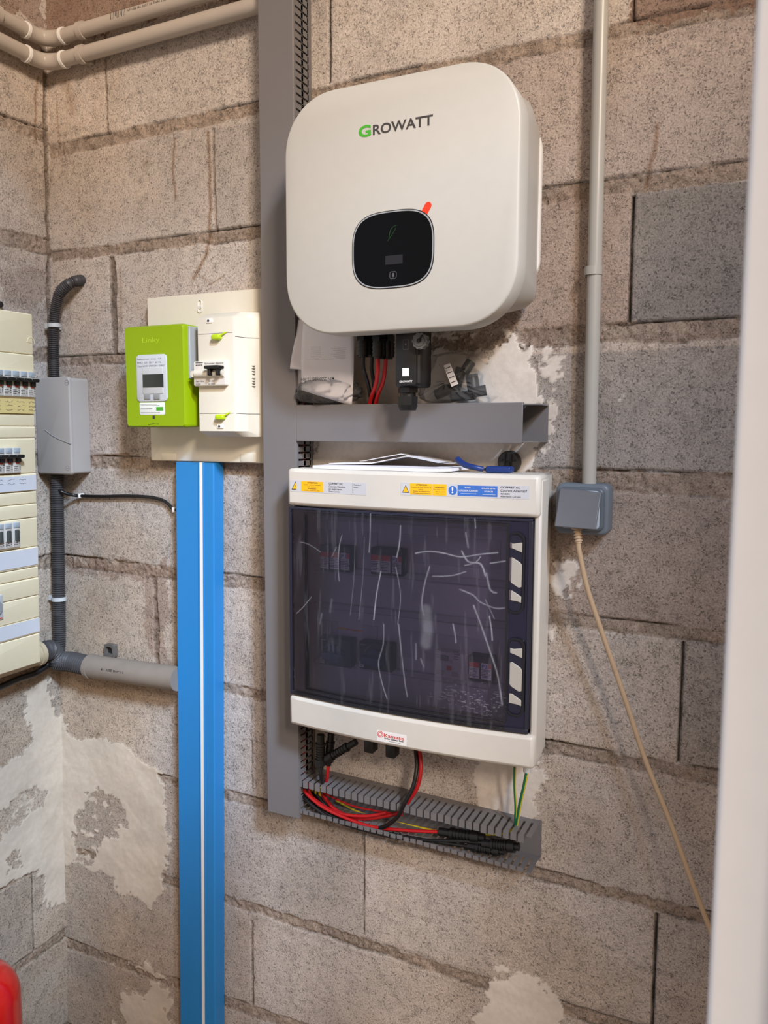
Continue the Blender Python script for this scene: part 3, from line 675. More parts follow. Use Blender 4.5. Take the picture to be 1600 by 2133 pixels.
ptext('MIN 2500-6000TL-XH', 628, 696, 785, 794, .077, flip=True, bold=.01)
for k, yy in enumerate(range(722, 746, 4)): ptext('Ein Zeichnung', 648, 668, yy, yy+2.4, .090); ptext('Installation', 690+(k % 3)*5, 720, yy+2, yy+4.4, .090)
ptext('------ ---- ----- ------- ---', 636, 718, 747, 750, .088)
b.build('lettering', M_ink, s2)

def bag(name, label, cu, cz, d, su, sz, sd, seed, cat='bag', m=M_bag, n=36):
    r_ = np.random.default_rng(seed); mb = MB(); ids = []
    ph = r_.uniform(0, 6.28, 24); fr_ = r_.uniform(2, 9, 24); dv = r_.normal(size=(24, 3)); dv /= np.linalg.norm(dv, axis=1)[:, None]
    for j in range(n//2+1):
        row_ = []
        for i in range(n):
            a = 2*math.pi*i/n; e = math.pi*(j/(n/2)-.5); v = np.array([math.cos(e)*math.cos(a), math.sin(e), math.cos(e)*math.sin(a)])
            v = np.sign(v)*np.abs(v)**.75
            f = 1+sum(.035*abs(math.sin(fr_[k]*(dv[k]@v)*1.5+ph[k])) for k in range(24))-.5
            row_.append(mb.P(cu+su*v[0]*f, cz+sz*v[1]*f, max(.004, d+sd*v[2]*f)))
        ids.append(row_)
    for j in range(n//2):
        for i in range(n): mb.f.append([ids[j][i], ids[j][(i+1) % n], ids[j+1][(i+1) % n], ids[j+1][i]])
    o = mb.build(name, m); return tag(o, label, cat)
u, z = B(685, 820, .045); bag('plastic_bag', 'crumpled clear plastic wrap lying on the horizontal duct below the sheets', u, z+.004, .045, .056, .020, .036, 3)
pb = thing('plastic_bag', 'clear plastic bag holding black plugs on the duct, right of the data logger', 'bag', *B(950, 838, .04), .04)
u, z = B(950, 800, .035)
mb = MB(); ids = []; n = 26
out = [B(*p, .035) for p in ((905, 742), (935, 735), (990, 742), (1010, 760), (1020, 800), (1032, 826), (1015, 838), (960, 840), (900, 839), (880, 832), (876, 815), (888, 785))]
cc = np.mean(np.array(out), 0); rg2 = np.random.default_rng(4)
outs = []
for k in range(len(out)):
    a, c = np.array(out[k]), np.array(out[(k+1) % len(out)])
    for t in range(4): outs.append(a+(c-a)*t/4+rg2.normal(size=2)*.0008)
rings = []
for kk, (s_, d_) in enumerate(((1, .020), (1.0, .045), (.86, .058), (.62, .064), (.38, .067), (.15, .066))):
    rings.append(([tuple(cc+(o_-cc)*s_) for o_ in outs], [d_+float(rg2.normal())*.0035*(1 if kk else .3) for _ in outs]))
mb.loft(rings); mb.build('bag_film', M_bag, pb)
b = MB()
for k, (px, py, r0, ln, an) in enumerate(((925, 815, .010, .03, 20), (955, 790, .011, .035, 75), (985, 800, .012, .030, 100), (1000, 815, .010, .02, 10), (965, 825, .009, .04, 5), (975, 765, .010, .02, 60))):
    u_, z_ = B(px, py, .035); a = math.radians(an); b.tube([(u_-math.cos(a)*ln/2, z_-math.sin(a)*ln/2, .034+.006*(k % 2)), (u_+math.cos(a)*ln/2, z_+math.sin(a)*ln/2, .034)], r0*.85, 12, smooth=False)
pk = b.build('black_plugs', M_black, pb); pk['label'] = 'black plastic plugs inside the bag'
c0 = [B(*p, .0660) for p in ((926, 762), (940, 757), (957, 800), (943, 806))]
MB().prism(c0[::-1], .0705, .0710).build('white_label', M_paper, pb)
b = MB()
for k in range(4):
    t = (k+.6)/4.4; a = np.array(c0[0])*(1-t)+np.array(c0[3])*t; c = np.array(c0[1])*(1-t)+np.array(c0[2])*t; a, c = a+(c-a)*.15, a+(c-a)*.85; nrm = np.array(c0[3])-np.array(c0[0]); nrm = nrm/np.linalg.norm(nrm)*.0014
    b.prism([tuple(a), tuple(a+nrm), tuple(c+nrm), tuple(c)], .0709, .0712)
b.build('printed_lines', M_ink, pb)

# ------------------------------------------------------------------ glazed cabinet
cab = thing('electrical_cabinet', 'grey-white wall cabinet with smoked transparent door and warning labels', 'electrical cabinet', -.50, .99)
X0, X1, Z0, Z1 = -.714, -.286, 1.000, 1.4365
bul = lambda u: .014*(1-((u-(X0+X1)/2)/((X1-X0)/2))**2)
b = MB(); b.bb = False
# base box: four walls + back, open towards the door
bx0, bx1, bz0, bz1 = X0+.002, -.298, .986, 1.434
b.box(bx0, bx1, bz0, bz1, 0, .004); b.box(bx0, bx0+.004, bz0, bz1, 0, .07); b.box(bx1-.004, bx1, bz0, bz1, 0, .07); b.box(bx0, bx1, bz0, bz0+.004, 0, .07); b.box(bx0, bx1, bz1-.004, bz1, 0, .07)
b.build('rear_box', M_encl, cab, bevel=.003)
ZT, ZB = 1.3745, 1.048
b = MB(); b.bb = False
b.curved(X0, X1, ZT, Z1, .070, .119, bul); b.build('top_panel', M_encl, cab, bevel=.006)
b = MB(); b.bb = False; b.curved(X0, X1, Z0-.004, ZB, .070, .119, bul); b.build('bottom_panel', M_encl, cab, bevel=.006)
MB().box(X1-.010, X1+.001, Z0+.004, Z1-.006, .070, .112).build('side_rim', M_encl, cab, bevel=.0035)
MB().box(X0, X0+.006, ZB-.004, ZT+.004, .070, .104).build('side_rim', M_encl, cab, bevel=.0035)
b = MB(); b.box(X0+.006, X1-.010, ZB, ZT, .060, .064); b.build('face_plate', M_enclin, cab)
for zz in (1.352, 1.262, 1.198, 1.098): MB().box(X0+.020, X1-.055, zz-.006, zz+.006, .064, .070).build('cover_rail', M_rail, cab, bevel=.003)
for zz in (1.308, 1.148):
    for (ua, ub) in ((-.69, -.648), (-.600, -.572), (-.526, -.36)): MB().box(ua, ub, zz-.023, zz+.023, .064, .0655).build('blanking_plate', M_rail, cab, bevel=.0005)
# door: smoked shell with thicker dark rim
dd0, dd1 = X0+.001, X1-.010
b = MB(); b.curved(dd0, dd1, ZB+.002, ZT-.002, .1135, .1165, bul, 30); dor = b.build('door', M_tint, cab, bevel=.001); dor['label'] = 'smoked transparent door'
M_rim = mat('smoked_rim', (34, 36, 52), .22)
wx0, wx1 = B(632, 1300, .13)[0], B(1050, 1300, .13)[0]
b = MB()
b.curved(dd0, dd1, ZT-.0065, ZT-.0018, .108, .1175, bul, 30); b.curved(dd0, dd1, ZB+.0018, ZB+.009, .108, .1175, bul, 30); b.curved(dd0, dd0+.006, ZB+.002, ZT-.002, .104, .1172, bul, 3); b.curved(dd1-.006, dd1, ZB+.002, ZT-.002, .104, .1172, bul, 3)
b.build('door_rim', M_rim, dor, bevel=.001)
b = MB()   # raised seam round the window, and the darker borders beside it
for (a, c) in ((wx0-.003, wx0), (wx1, wx1+.003)): b.curved(a, c, ZB+.014, ZT-.010, .1160, .1182, bul, 3)
b.curved(wx0, wx1, ZT-.013, ZT-.010, .1160, .1182, bul, 24); b.curved(wx0, wx1, ZB+.014, ZB+.017, .1160, .1182, bul, 24)
b.build('window_seam', M_rim, dor)
b = MB(); b.curved(wx1+.003, dd1-.006, ZB+.009, ZT-.0065, .1125, .1133, bul, 6); b.build('dark_border', clear('dark_border', (.22, .22, .30), .04, .3, haze=.25, hazecol=(.06, .065, .12)), dor); b = MB(); b.curved(dd0+.006, wx0-.003, ZB+.009, ZT-.0065, .1125, .1133, bul, 4); b.build('dark_border', clear('dark_border', (.22, .22, .30), .04, .3, haze=.25, hazecol=(.06, .065, .12)), dor)
# hinges
for py in (1122, 1262, 1402):
    u, z = B(602, py, .12); b = MB(); b.box(u-.003, u+.004, z-.010, z+.010, .108, .113); b.box(u-.002, u+.008, z+.005, z+.008, .1132, .1145); b.box(u-.002, u+.008, z-.008, z-.005, .1132, .1145); b.build('hinge', M_mgrey, dor, bevel=.001)
# latches
for (pya, pyb) in ((1107, 1280), (1327, 1495)):
    u0, z1 = B(1056, pya, .122); u1, z0 = B(1091, pyb, .122)
    lt = MB(); lt.ring(rrect(u0, u1, z0, z1, .012, 8), rrect(u0+.003, u1-.003, z0+.003, z1-.003, .0095, 8), .116, .1225); la = lt.build('latch', mat('latch_black', (20, 21, 28), .35), dor)
    MB().prism(rrect(u0+.003, u1-.003, z0+.003, z1-.003, .0095, 8), .1165, .1192).build('latch_recess', mat('latch_recess', (42, 45, 56), .4), la)
    H = z1-z0; a, c = u0+.0045, u1-.0045
    def Zf(f): return z1-H*f
    shapes = [[(a, Zf(.13)), (a+.006, Zf(.145)), (c, Zf(.125)), (c, Zf(.25)), (a+.007, Zf(.215)), (a, Zf(.20))],
              [(a, Zf(.32)), (a+.004, Zf(.31)), (c-.003, Zf(.37)), (c, Zf(.40)), (c, Zf(.67)), (c-.004, Zf(.685)), (a+.003, Zf(.63)), (a, Zf(.60))],
              [(a, Zf(.715)), (a+.005, Zf(.72)), (c, Zf(.79)), (c, Zf(.865)), (c-.007, Zf(.85)), (a, Zf(.845))]]
    for sh in shapes: MB().prism(sh[::-1], .119, .1212).build('latch_pad', mat('latch_pad', (178, 172, 162), .5), la, bevel=.0008)
# protective film with creases
fn_u, fn_z = 380, 330
fu0, fu1, fz0_, fz1_ = X0+.010, wx1+.004, ZB+.004, ZT-.004
UU, ZZ = np.meshgrid(np.linspace(fu0, fu1, fn_u), np.linspace(fz0_, fz1_, fn_z))
cr = np.zeros(UU.shape)
def crease(pts, wd, amt):
    global cr
    P = [B(p[0], p[1], .13) for p in pts]
    P3 = spline([np.array([p[0], p[1], 0]) for p in P], .004); cr = np.maximum(cr, np.exp(-(dseg(UU, ZZ, [(p[0], p[1]) for p in P3])/(wd*.62))**2)*amt)
for pts, wd, amt in [([(773, 1070), (772, 1120), (770, 1150)], .0014, .5), ([(836, 1095), (834, 1130), (828, 1160)], .0016, .5), ([(795, 1190), (787, 1230), (783, 1260), (780, 1290)], .0014, .75),
    ([(801, 1300), (800, 1340), (790, 1380), (797, 1420), (808, 1455)], .0014, .4), ([(896, 1180), (886, 1215), (880, 1255), (884, 1280)], .0018, .45), ([(867, 1152), (895, 1148), (925, 1152), (960, 1160), (1000, 1155), (1035, 1152)], .0014, .6),
    ([(962, 1148), (975, 1170), (1000, 1175), (1010, 1200)], .0018, .6), ([(968, 1178), (990, 1172), (1000, 1160)], .0013, .5), ([(902, 1200), (940, 1199), (970, 1191)], .0013, .4), ([(958, 1228), (985, 1240), (1000, 1255), (1030, 1268), (1048, 1268)], .0016, .45),
    ([(986, 1262), (1000, 1300), (1020, 1360), (1035, 1410), (1044, 1470)], .0018, .5), ([(1018, 1285), (1022, 1310), (1024, 1335)], .0014, .7), ([(944, 1300), (948, 1320), (950, 1338)], .0016, .5),
    ([(712, 1115), (706, 1140), (704, 1180), (706, 1210)], .0012, .45), ([(700, 1140), (690, 1160)], .001, .4), ([(740, 1130), (738, 1200), (730, 1280)], .001, .22), ([(760, 1120), (757, 1200), (748, 1290)], .001, .25), ([(645, 1245), (628, 1265), (612, 1280)], .001, .4),
    ([(620, 1130), (640, 1135), (665, 1150)], .0009, .35), ([(832, 1300), (838, 1360), (845, 1420), (850, 1450)], .0016, .35), ([(868, 1340), (868, 1372)], .0022, .3), ([(878, 1372), (884, 1388)], .002, .3), ([(1012, 1195), (1020, 1230), (1032, 1236)], .002, .4),
    ([(970, 1110), (975, 1140)], .0022, .3), ([(988, 1072), (990, 1100)], .0012, .55), ([(1020, 1174), (1050, 1170)], .0014, .5), ([(826, 1180), (836, 1240), (830, 1300)], .001, .35), ([(668, 1280), (664, 1300)], .003, .15), ([(690, 1250), (686, 1275)], .0035, .13), ([(1028, 1290), (1010, 1250)], .001, .4)]: crease(pts, wd, amt)
bl = np.exp(-(dseg(UU, ZZ, [B(888, 1270, .13), B(892, 1310, .13), B(888, 1340, .13)])/.009)**4)*.22; cr = np.maximum(cr, bl)
u_a, z_a = B(990, 1460, .13); near = np.exp(-((UU-u_a)/.055)**2-((ZZ-z_a)/.022)**2); cr = np.maximum(cr, near*sm(vnoise(UU*.3, ZZ, 900, 9), .72, .85)*.35)
cr = np.maximum(cr*(.25+.5*fbm(UU, ZZ, 45, 88)), sm(fbm(UU, ZZ*.10, 150, 33, 3), .60, .74)*.030)+.008
fm = MB(); DD = .1188+np.vectorize(bul)(UU)+cr*.0003
ids = np.arange(UU.size).reshape(UU.shape); fm.v = [(float(a), -float(c), float(b_)) for a, b_, c in zip(UU.ravel(), ZZ.ravel(), DD.ravel())]
fm.f = np.stack([ids[:-1, :-1], ids[:-1, 1:], ids[1:, 1:], ids[1:, :-1]], -1).reshape(-1, 4).tolist()
fo = fm.build('protective_film', M_film, dor)
at = fo.data.attributes.new('crease', 'FLOAT', 'POINT'); at.data.foreach_set('value', cr.ravel().astype(np.float32)); fo['label'] = 'wrinkled clear protective film'

# labels on the cabinet
def dfr(u): return .1193+bul(u)
def strip(px0, px1, py0, py1, m, name, parent, e=.0):   # thin label on the curved front; py at left end, follows the level
    u0, z1 = B(px0, py0, .127); u1 = B(px1, py0, .127)[0]; z0 = B(px0, py1, .127)[1]
    b = MB(); b.bb = True; b.curved(u0, u1, z0, z1, .1185, .1193+e, bul, 12); return b.build(name, m, parent), (u0, u1, z0, z1)
def onl(b, box, s_, a0, a1, c0, c1, e=.0003, bold=0):   # text at fractions of the label box
    u0, u1, z0, z1 = box; put_text(b, s_, u0+(u1-u0)*a0, u0+(u1-u0)*a1, z0+(z1-z0)*c0, z0+(z1-z0)*c1, lambda u: .1193+bul(u)+e, bold)
def sub(box, a0, a1, c0, c1, m, name, parent, e=.0002, tri=False):
    u0, u1, z0, z1 = box; A, C_ = u0+(u1-u0)*a0, u0+(u1-u0)*a1; b = MB(); b.bb = True
    if tri:
        d = .1193+bul((A+C_)/2); b.prism([(A, z0+(z1-z0)*c0), (C_, z0+(z1-z0)*c0), ((A+C_)/2, z0+(z1-z0)*c1)], d-.0003, d+e)
    else: b.curved(A, C_, z0+(z1-z0)*c0, z0+(z1-z0)*c1, .119, .1193+e, bul, 6)
    return b.build(name, m, parent)
l1, bx = strip(600, 766, 1000, 1024, M_lab, 'warning_label', cab); l1['label'] = 'silver direct current label strip'
sub(bx, .025, .125, .18, .88, M_ink, 'warning_triangle', l1, tri=True); sub(bx, .037, .113, .24, .78, M_yel, 'warning_triangle', l1, .0003, True)
sub(bx, .155, .455, .08, .95, M_yel, 'yellow_field', l1)
b = MB(); onl(b, bx, 'ATTENTION', .24, .38, .76, .90, bold=.02); onl(b, bx, 'Cables courant continu', .19, .42, .60, .71); onl(b, bx, 'sous tension', .24, .36, .44, .55); onl(b, bx, 'WARNING', .25, .36, .27, .38, bold=.02); onl(b, bx, 'Cables under DC even', .20, .41, .13, .22)
onl(b, bx, 'COFFRET DC', .53, .71, .76, .92, bold=.01); onl(b, bx, 'Courant Continu', .53, .74, .52, .68); onl(b, bx, 'DC SAFETY BOX', .53, .70, .30, .41, bold=.01); onl(b, bx, 'Direct Current', .53, .67, .12, .24); onl(b, bx, 'Repere:', .85, .94, .74, .87); onl(b, bx, 'Marker', .85, .90, .56, .66); onl(b, bx, '\u2022', .07, .08, .40, .60)
b.build('lettering', M_ink, l1); sub(bx, .835, .84, .10, .95, M_ink, 'divider', l1)
l2, bx = strip(838, 1101, 1004, 1030, M_lab, 'warning_label', cab); l2['label'] = 'silver alternating current label strip'
sub(bx, .015, .072, .18, .80, M_ink, 'warning_triangle', l2, tri=True); sub(bx, .022, .065, .24, .71, M_yel, 'warning_triangle', l2, .0003, True)
sub(bx, .08, .262, .06, .95, M_yel, 'yellow_field', l2); sub(bx, .265, .378, .06, .95, M_yel, 'yellow_field', l2)
u0_, u1_, z0_, z1_ = bx; b = MB(); cu = u0_+(u1_-u0_)*.425; b.disc(cu, (z0_+z1_)/2, .0068, .119+bul(cu), .1196+bul(cu)); b.build('notice_disc', M_lblue, l2)
sub(bx, .465, .768, .10, .92, M_lblue, 'blue_field', l2)
b = MB(); onl(b, bx, 'ATTENTION', .13, .22, .77, .90, bold=.02); onl(b, bx, 'Presence de deux sources de', .09, .255, .60, .70); onl(b, bx, 'tension', .15, .19, .45, .54); onl(b, bx, '- Reseau de distribution', .095, .245, .30, .39, bold=.01); onl(b, bx, '- Panneaux photovoltaiques', .095, .25, .13, .23, bold=.01)
onl(b, bx, 'WARNING', .285, .36, .62, .73, bold=.02); onl(b, bx, 'Two voltage sources', .27, .37, .47, .56); onl(b, bx, '- Electric grid', .285, .36, .30, .39); onl(b, bx, '- Solar panels', .285, .36, .14, .23)
onl(b, bx, 'COFFRET AC', .79, .935, .78, .93, bold=.01); onl(b, bx, 'Courant Alternatif', .79, .985, .52, .70); onl(b, bx, 'AC BOX', .79, .86, .30, .42, bold=.01); onl(b, bx, 'Alternative Current', .79, .94, .10, .23)
b.build('lettering', M_ink, l2)
b = MB(); onl(b, bx, '!', .418, .432, .27, .78, .0006, bold=.03); onl(b, bx, 'ISOLER', .52, .565, .70, .80, bold=.01); onl(b, bx, 'LES DEUX SOURCES', .475, .62, .45, .58, bold=.01); onl(b, bx, 'ISOLATE BOTH', .65, .75, .68, .78, bold=.01); onl(b, bx, 'SOURCES', .67, .735, .44, .55, bold=.01); onl(b, bx, '_____________', .49, .61, .28, .30); onl(b, bx, '_________', .655, .755, .25, .27); b.build('lettering', M_white, l2)
l3, bx = strip(788, 850, 1518, 1540, M_white, 'maker_label', cab)
b = MB(); onl(b, bx, 'Kamase', .25, .93, .50, .82, bold=.012); u0_, u1_, z0_, z1_ = bx
cu, cz = u0_+(u1_-u0_)*.13, z0_+(z1_-z0_)*.68; d = .1195+bul(cu)
for r0 in (.0052, .0034): b.ring([(cu+r0*math.cos(k*.26), cz+r0*math.sin(k*.26)) for k in range(24)], [(cu+(r0-.0007)*math.cos(k*.26), cz+(r0-.0007)*math.sin(k*.26)) for k in range(24)], d-.0003, d+.0002)
b.build('lettering', M_lred, l3)
b = MB(); onl(b, bx, 'Solar Safety Box', .27, .92, .28, .46, bold=.03); onl(b, bx, 'www.kamase.com', .42, .80, .13, .22); b.build('lettering', M_ink, l3)

# modules inside the cabinet (0.064 = face plate)
def surge(px0, px1, py0, py1, label, n=3, mark='P1', first=2):
    u0, z1 = B(px0, py0, .085); u1, z0 = B(px1, py1, .085)
    t = thing('surge_protector', label, 'surge protector', (u0+u1)/2, z0, .065, 'surge protectors inside the cabinet')
    MB().slab(u0, u1, z0, z1, .064, .085, .002, .0015).build('body', mat('module_dark', (50, 46, 50), .5), t)
    w_ = (u1-u0)/n
    for k in range(n):
        a, c = u0+w_*(k+.08), u0+w_*(k+.90); zt = z0+(z1-z0)*.74
        f = MB().box(a, c, z0+(z1-z0)*.10, zt, .085, .0856).build('cartridge_label', mat('label_bright', (235, 235, 240), .6), t)
        MB().box(a, c, zt-(z1-z0)*.20, zt, .0856, .0859).build('red_band', mat('band_red', (230, 60, 50), .5), f)
        b = MB(); lines(b, a+.001, c-.001, z0+(z1-z0)*.14, zt-(z1-z0)*.24, .0859, 6, .4); b.build('printed_lines', M_ink, f)
        if k == n-1:
            b = MB(); b.box(a, a+(c-a)*.68, zt-(z1-z0)*.24, zt+.0005, .0859, .0861); b.build('tag', mat('label_bright', (235, 235, 240), .6), f)
            b = MB(); put_text(b, mark, a+.001, a+(c-a)*.62, zt-(z1-z0)*.19, zt-(z1-z0)*.05, .0863, .01); b.build('lettering', M_lblue, f)
surge(666, 730, 1134, 1194, 'dark three-pole surge protector marked P1, upper left behind the smoked door')
surge(772, 838, 1140, 1202, 'dark three-pole surge protector marked P2, right of the one marked P1', mark='P2')
surge(976, 1026, 1364, 1423, 'two-pole surge protector at the lower right behind the smoked door', n=2, mark='P3')
def rotary(px0, px1, py0, py1, label, mark):
    u0, z1 = B(px0, py0, .085); u1, z0 = B(px1, py1, .085); cu, cz = (u0+u1)/2, (z0+z1)/2
    t = thing('rotary_switch', label, 'switch', cu, z0, .065, 'rotary isolator switches inside the cabinet')
    MB().slab(u0, u1, z0, z1, .064, .085, .002, .0015).build('body', mat('module_black', (34, 34, 40), .45), t)
    kb = MB(); kb.disc(cu, cz-.002, .015, .085, .091, 28, .001); kb.slab(cu-.019, cu+.019, cz-.011, cz+.003, .089, .102, .004, .002); kb.build('knob', M_knob, t)
    b = MB(); b.tube([(cu-.019, cz+.006, .0852), (cu-.015, cz+.013, .0852), (cu-.008, cz+.018, .0852)], .0005, 5); b.box(u0+.002, u0+.012, z1-.006, z1-.005, .085, .0853); b.build('printed_arc', M_lgrey, t)
    MB().box(u0+.001, u0+.009, z0+.003, z0+.013, .085, .0855).build('tag', mat('label_bright', (235, 235, 240), .6), t)
    b = MB(); put_text(b, mark, u0+.003, u0+.007, z0+.005, z0+.011, .0858, .01); b.build('lettering', M_ink, t)
rotary(666, 731, 1325, 1393, 'black rotary isolator with blue knob tagged I1, lower left behind the smoked door', 'I1')
rotary(748, 815, 1335, 1402, 'black rotary isolator with blue knob tagged I2, right of the one tagged I1', 'I2')
u0, z1 = B(905, 1355, .085); u1, z0 = B(974, 1420, .085)
t = thing('residual_current_breaker', 'pale wide breaker module with small red button behind the smoked door', 'circuit breaker', (u0+u1)/2, z0, .065)
MB().slab(u0, u1, z0, z1, .064, .084, .002, .0015).build('body', mat('module_pale', (205, 203, 205), .5), t)
MB().box(u0+.022, u0+.029, z0+.015, z0+.021, .084, .087).build('test_button', M_lred, t)
MB().box(u0+.010, u0+.024, z1-.014, z1-.006, .084, .0870).build('toggle', M_mgrey, t)
b = MB()
for (a, c, e, f) in ((.003, .010, .030, .046), (.033, .042, .030, .046), (.003, .018, .004, .012), (.030, .044, .004, .012), (.026, .032, .026, .031)): lines(b, u0+a, u0+c, z0+e, z0+f, .0841, 4, .35)
b.build('printed_lines', M_ink2, t)
# orange notes on the face plate
u0, z1 = B(676, 1303, .066); u1, z0 = B(765, 1318, .066); cl = MB().box(u0, u0+(u1-u0)*.5, z0, z1, .064, .0645).build('warning_sticker', M_yel, cab)
MB().box(u0+(u1-u0)*.5, u1, z0, z1-.001, .064, .0645).build('warning_sticker', M_or, cab)
b = MB(); lines(b, u0+.003, u0+(u1-u0)*.47, z0+.002, z1-.002, .0645, 3, .5); b.build('printed_lines', M_ink, cl)
u2_, z2_ = B(667, 1308, .066); MB().prism([(u2_-.006, z2_-.005), (u2_+.006, z2_-.005), (u2_, z2_+.006)], .064, .0645).build('warning_triangle', M_yel, cab)
u0, z1 = B(912, 1330, .066); u1, z0 = B(980, 1342, .066); MB().box(u0, u1, z0, z1, .064, .0645).build('warning_sticker', M_or, cab)

# ------------------------------------------------------------------ on top of the cabinet
def flat_paper(name, label, u0, u1, d0, d1, zb, th, warp, m=M_paper, group=None, pages=1):
    b = MB(); n = 20
    for side in (0, 1):
        pass
    ids = []
    for i in range(n+1):
        s_ = i/n; u = u0+(u1-u0)*s_; z = zb+warp(s_)
        ids.append([b.P(u, z, d0), b.P(u, z+th, d0), b.P(u, z+th+.0008*math.sin(5*s_), d1), b.P(u, z, d1)])
    for a, c in zip(ids, ids[1:]):
        for j in range(4): b.f.append([a[j], a[(j+1) % 4], c[(j+1) % 4], c[j]])
    b.f.append(ids[0][::-1]); b.f.append(ids[-1])
    return tag(b.build(name, m), label, 'booklet' if th > .002 else 'paper', group)
ut0, ut1 = B(650, 975, .12)[0], B(940, 980, .12)[0]
flat_paper('booklet', 'white stapled booklet lying on top of the cabinet', ut0, ut1, .02, .118, 1.4370, .0050, lambda s: .0015*max(0, (s-.8)*5)**2)
flat_paper('paper_sheet', 'grey-white leaflet bending up on top of the booklet, behind its edge', B(700, 960, .05)[0], B(925, 960, .05)[0], .012, .075, 1.4435, .0008, lambda s: .012*max(0, 1-abs(s-.72)*3.2)+.004*s)
flat_paper('paper_sheet', 'creased leaflet with blue emblem peaking behind the booklet', B(760, 955, .03)[0], B(955, 962, .03)[0], .008, .05, 1.4475, .0006, lambda s: .013*max(0, 1-abs(s-.45)*2.4))
b = MB(); u0, z0 = B(948, 958, .08)
b.tube([(*B(953, 957, .08), .08), (*B(968, 968, .09), .09), (*B(990, 974, .095), .095), (*B(1006, 977, .09), .09)], lambda t: .0050-.001*t, 10, step=.004)
hb = MB(); tc_ = thing('blue_clamp_handle', 'curved dark blue plastic handle on the cabinet top, right of the booklet', 'tool', *B(980, 980, .09), .09)
b.build('grip', M_toolb, tc_)
MB().tube([(*B(1004, 977, .09), .09), (*B(1016, 978, .088), .088)], .0022, 8, smooth=False).build('pin', M_blackm, tc_)
tb2 = MB(); u0 = B(1014, 978, .09)[0]; u1 = B(1066, 978, .09)[0]; tb2.slab(u0, u1, 1.4368, 1.4465, .078, .098, .003, .002); tag(tb2.build('blue_plastic_clip', M_toolb), 'flat dark blue plastic clip on the cabinet top, furthest right', 'clip')
wp = thing('wall_plug', 'round black cover plug with slot on the wall, above the cabinet', 'plug', *B(1059, 965, .01), 0)
cu, cz = B(1059, 963, .012); MB().disc(cu, cz, .0185, 0, .012, 28, .002).build('disc', mat('plug_grey', (52, 50, 50), .5), wp)
b = MB(); b.box(cu-.006, cu-.004, cz-.014, cz+.014, .012, .0145); b.box(cu+.004, cu+.006, cz-.014, cz+.014, .012, .0145); b.disc(cu, cz-.004, .004, .012, .016, 14); b.box(cu-.012, cu+.012, cz+.002, cz+.004, .012, .014); b.build('slot', M_black, wp)

# ------------------------------------------------------------------ connectors and cables below the cabinet
def mc4(name, label, p0, p1, r, group, m=M_black):
    a = np.array([*B(*p0), p0[2]]); c = np.array([*B(*p1), p1[2]]); b = MB()
    def P_(t): return tuple(a+(c-a)*t)
    b.tube([P_(0), P_(.25)], r*.8, 12, smooth=False); b.tube([P_(.25), P_(.32)], r*1.1, 12, smooth=False)
    for k in range(5): b.tube([P_(.34+.07*k), P_(.385+.07*k)], r*1.0, 12, smooth=False)
    b.tube([P_(.3), P_(.72)], r*.85, 12, smooth=False); b.tube([P_(.70), P_(.88)], r*1.15, 10, smooth=False); b.tube([P_(.86), P_(1)], r*.7, 12, smooth=False)
    return tag(b.build(name, m), label, 'connector', group)
mg = 'cable connectors below the cabinet'
mc4('cable_connector', 'upright black plug connector under the cabinet, nearest the tall duct', (668, 1530, .06), (667, 1602, .062), .0085, mg)
mc4('cable_connector', 'second upright black plug connector, behind and right of the first', (690, 1528, .045), (684, 1594, .047), .0075, mg)
mc4('cable_connector', 'slanting black plug connector under the cabinet', (742, 1545, .05), (672, 1586, .06), .0075, mg)
for px, lb in ((772, 'left of two small black connector stubs under the cabinet'), (817, 'right of two small black connector stubs under the cabinet')):
    u, z = B(px, 1562 if px < 800 else 1572, .07); tag(MB().slab(u-.010, u+.008, z-.004, .986, .058, .076, .003, .001).build('connector_stub', M_black), lb, 'connector', 'connector stubs')
cable('power_cable', 'short black cable from the connector down into the open duct', 'cable', [(667, 1598, .062), (668, 1615, .062), (672, 1632, .05), (676, 1648, .035)], .0034, M_cblk)
cable('power_cable', 'short red cable from the connector down into the open duct', 'cable', [(684, 1588, .047), (683, 1605, .05), (681, 1622, .045), (679, 1640, .035)], .0032, M_cred)
lg = 'looped cables between cabinet and open duct'
cable('power_cable', 'black cable looping from the cabinet bottom into the open duct', 'cable', [(866, 1560, .04), (868, 1600, .055), (860, 1640, .066), (842, 1675, .070), (825, 1705, .060), (790, 1725, .045), (740, 1715, .040), (690, 1690, .038), (660, 1655, .030)], .0036, M_cblk, lg)
cable('power_cable', 'red cable looping from the cabinet bottom into the open duct', 'cable', [(874, 1562, .04), (877, 1600, .052), (870, 1638, .058), (852, 1668, .052), (838, 1690, .035), (800, 1700, .032), (745, 1705, .034), (700, 1688, .034), (672, 1655, .024)], .0036, M_cred, lg)
hg = 'cables lying in the open slotted duct'
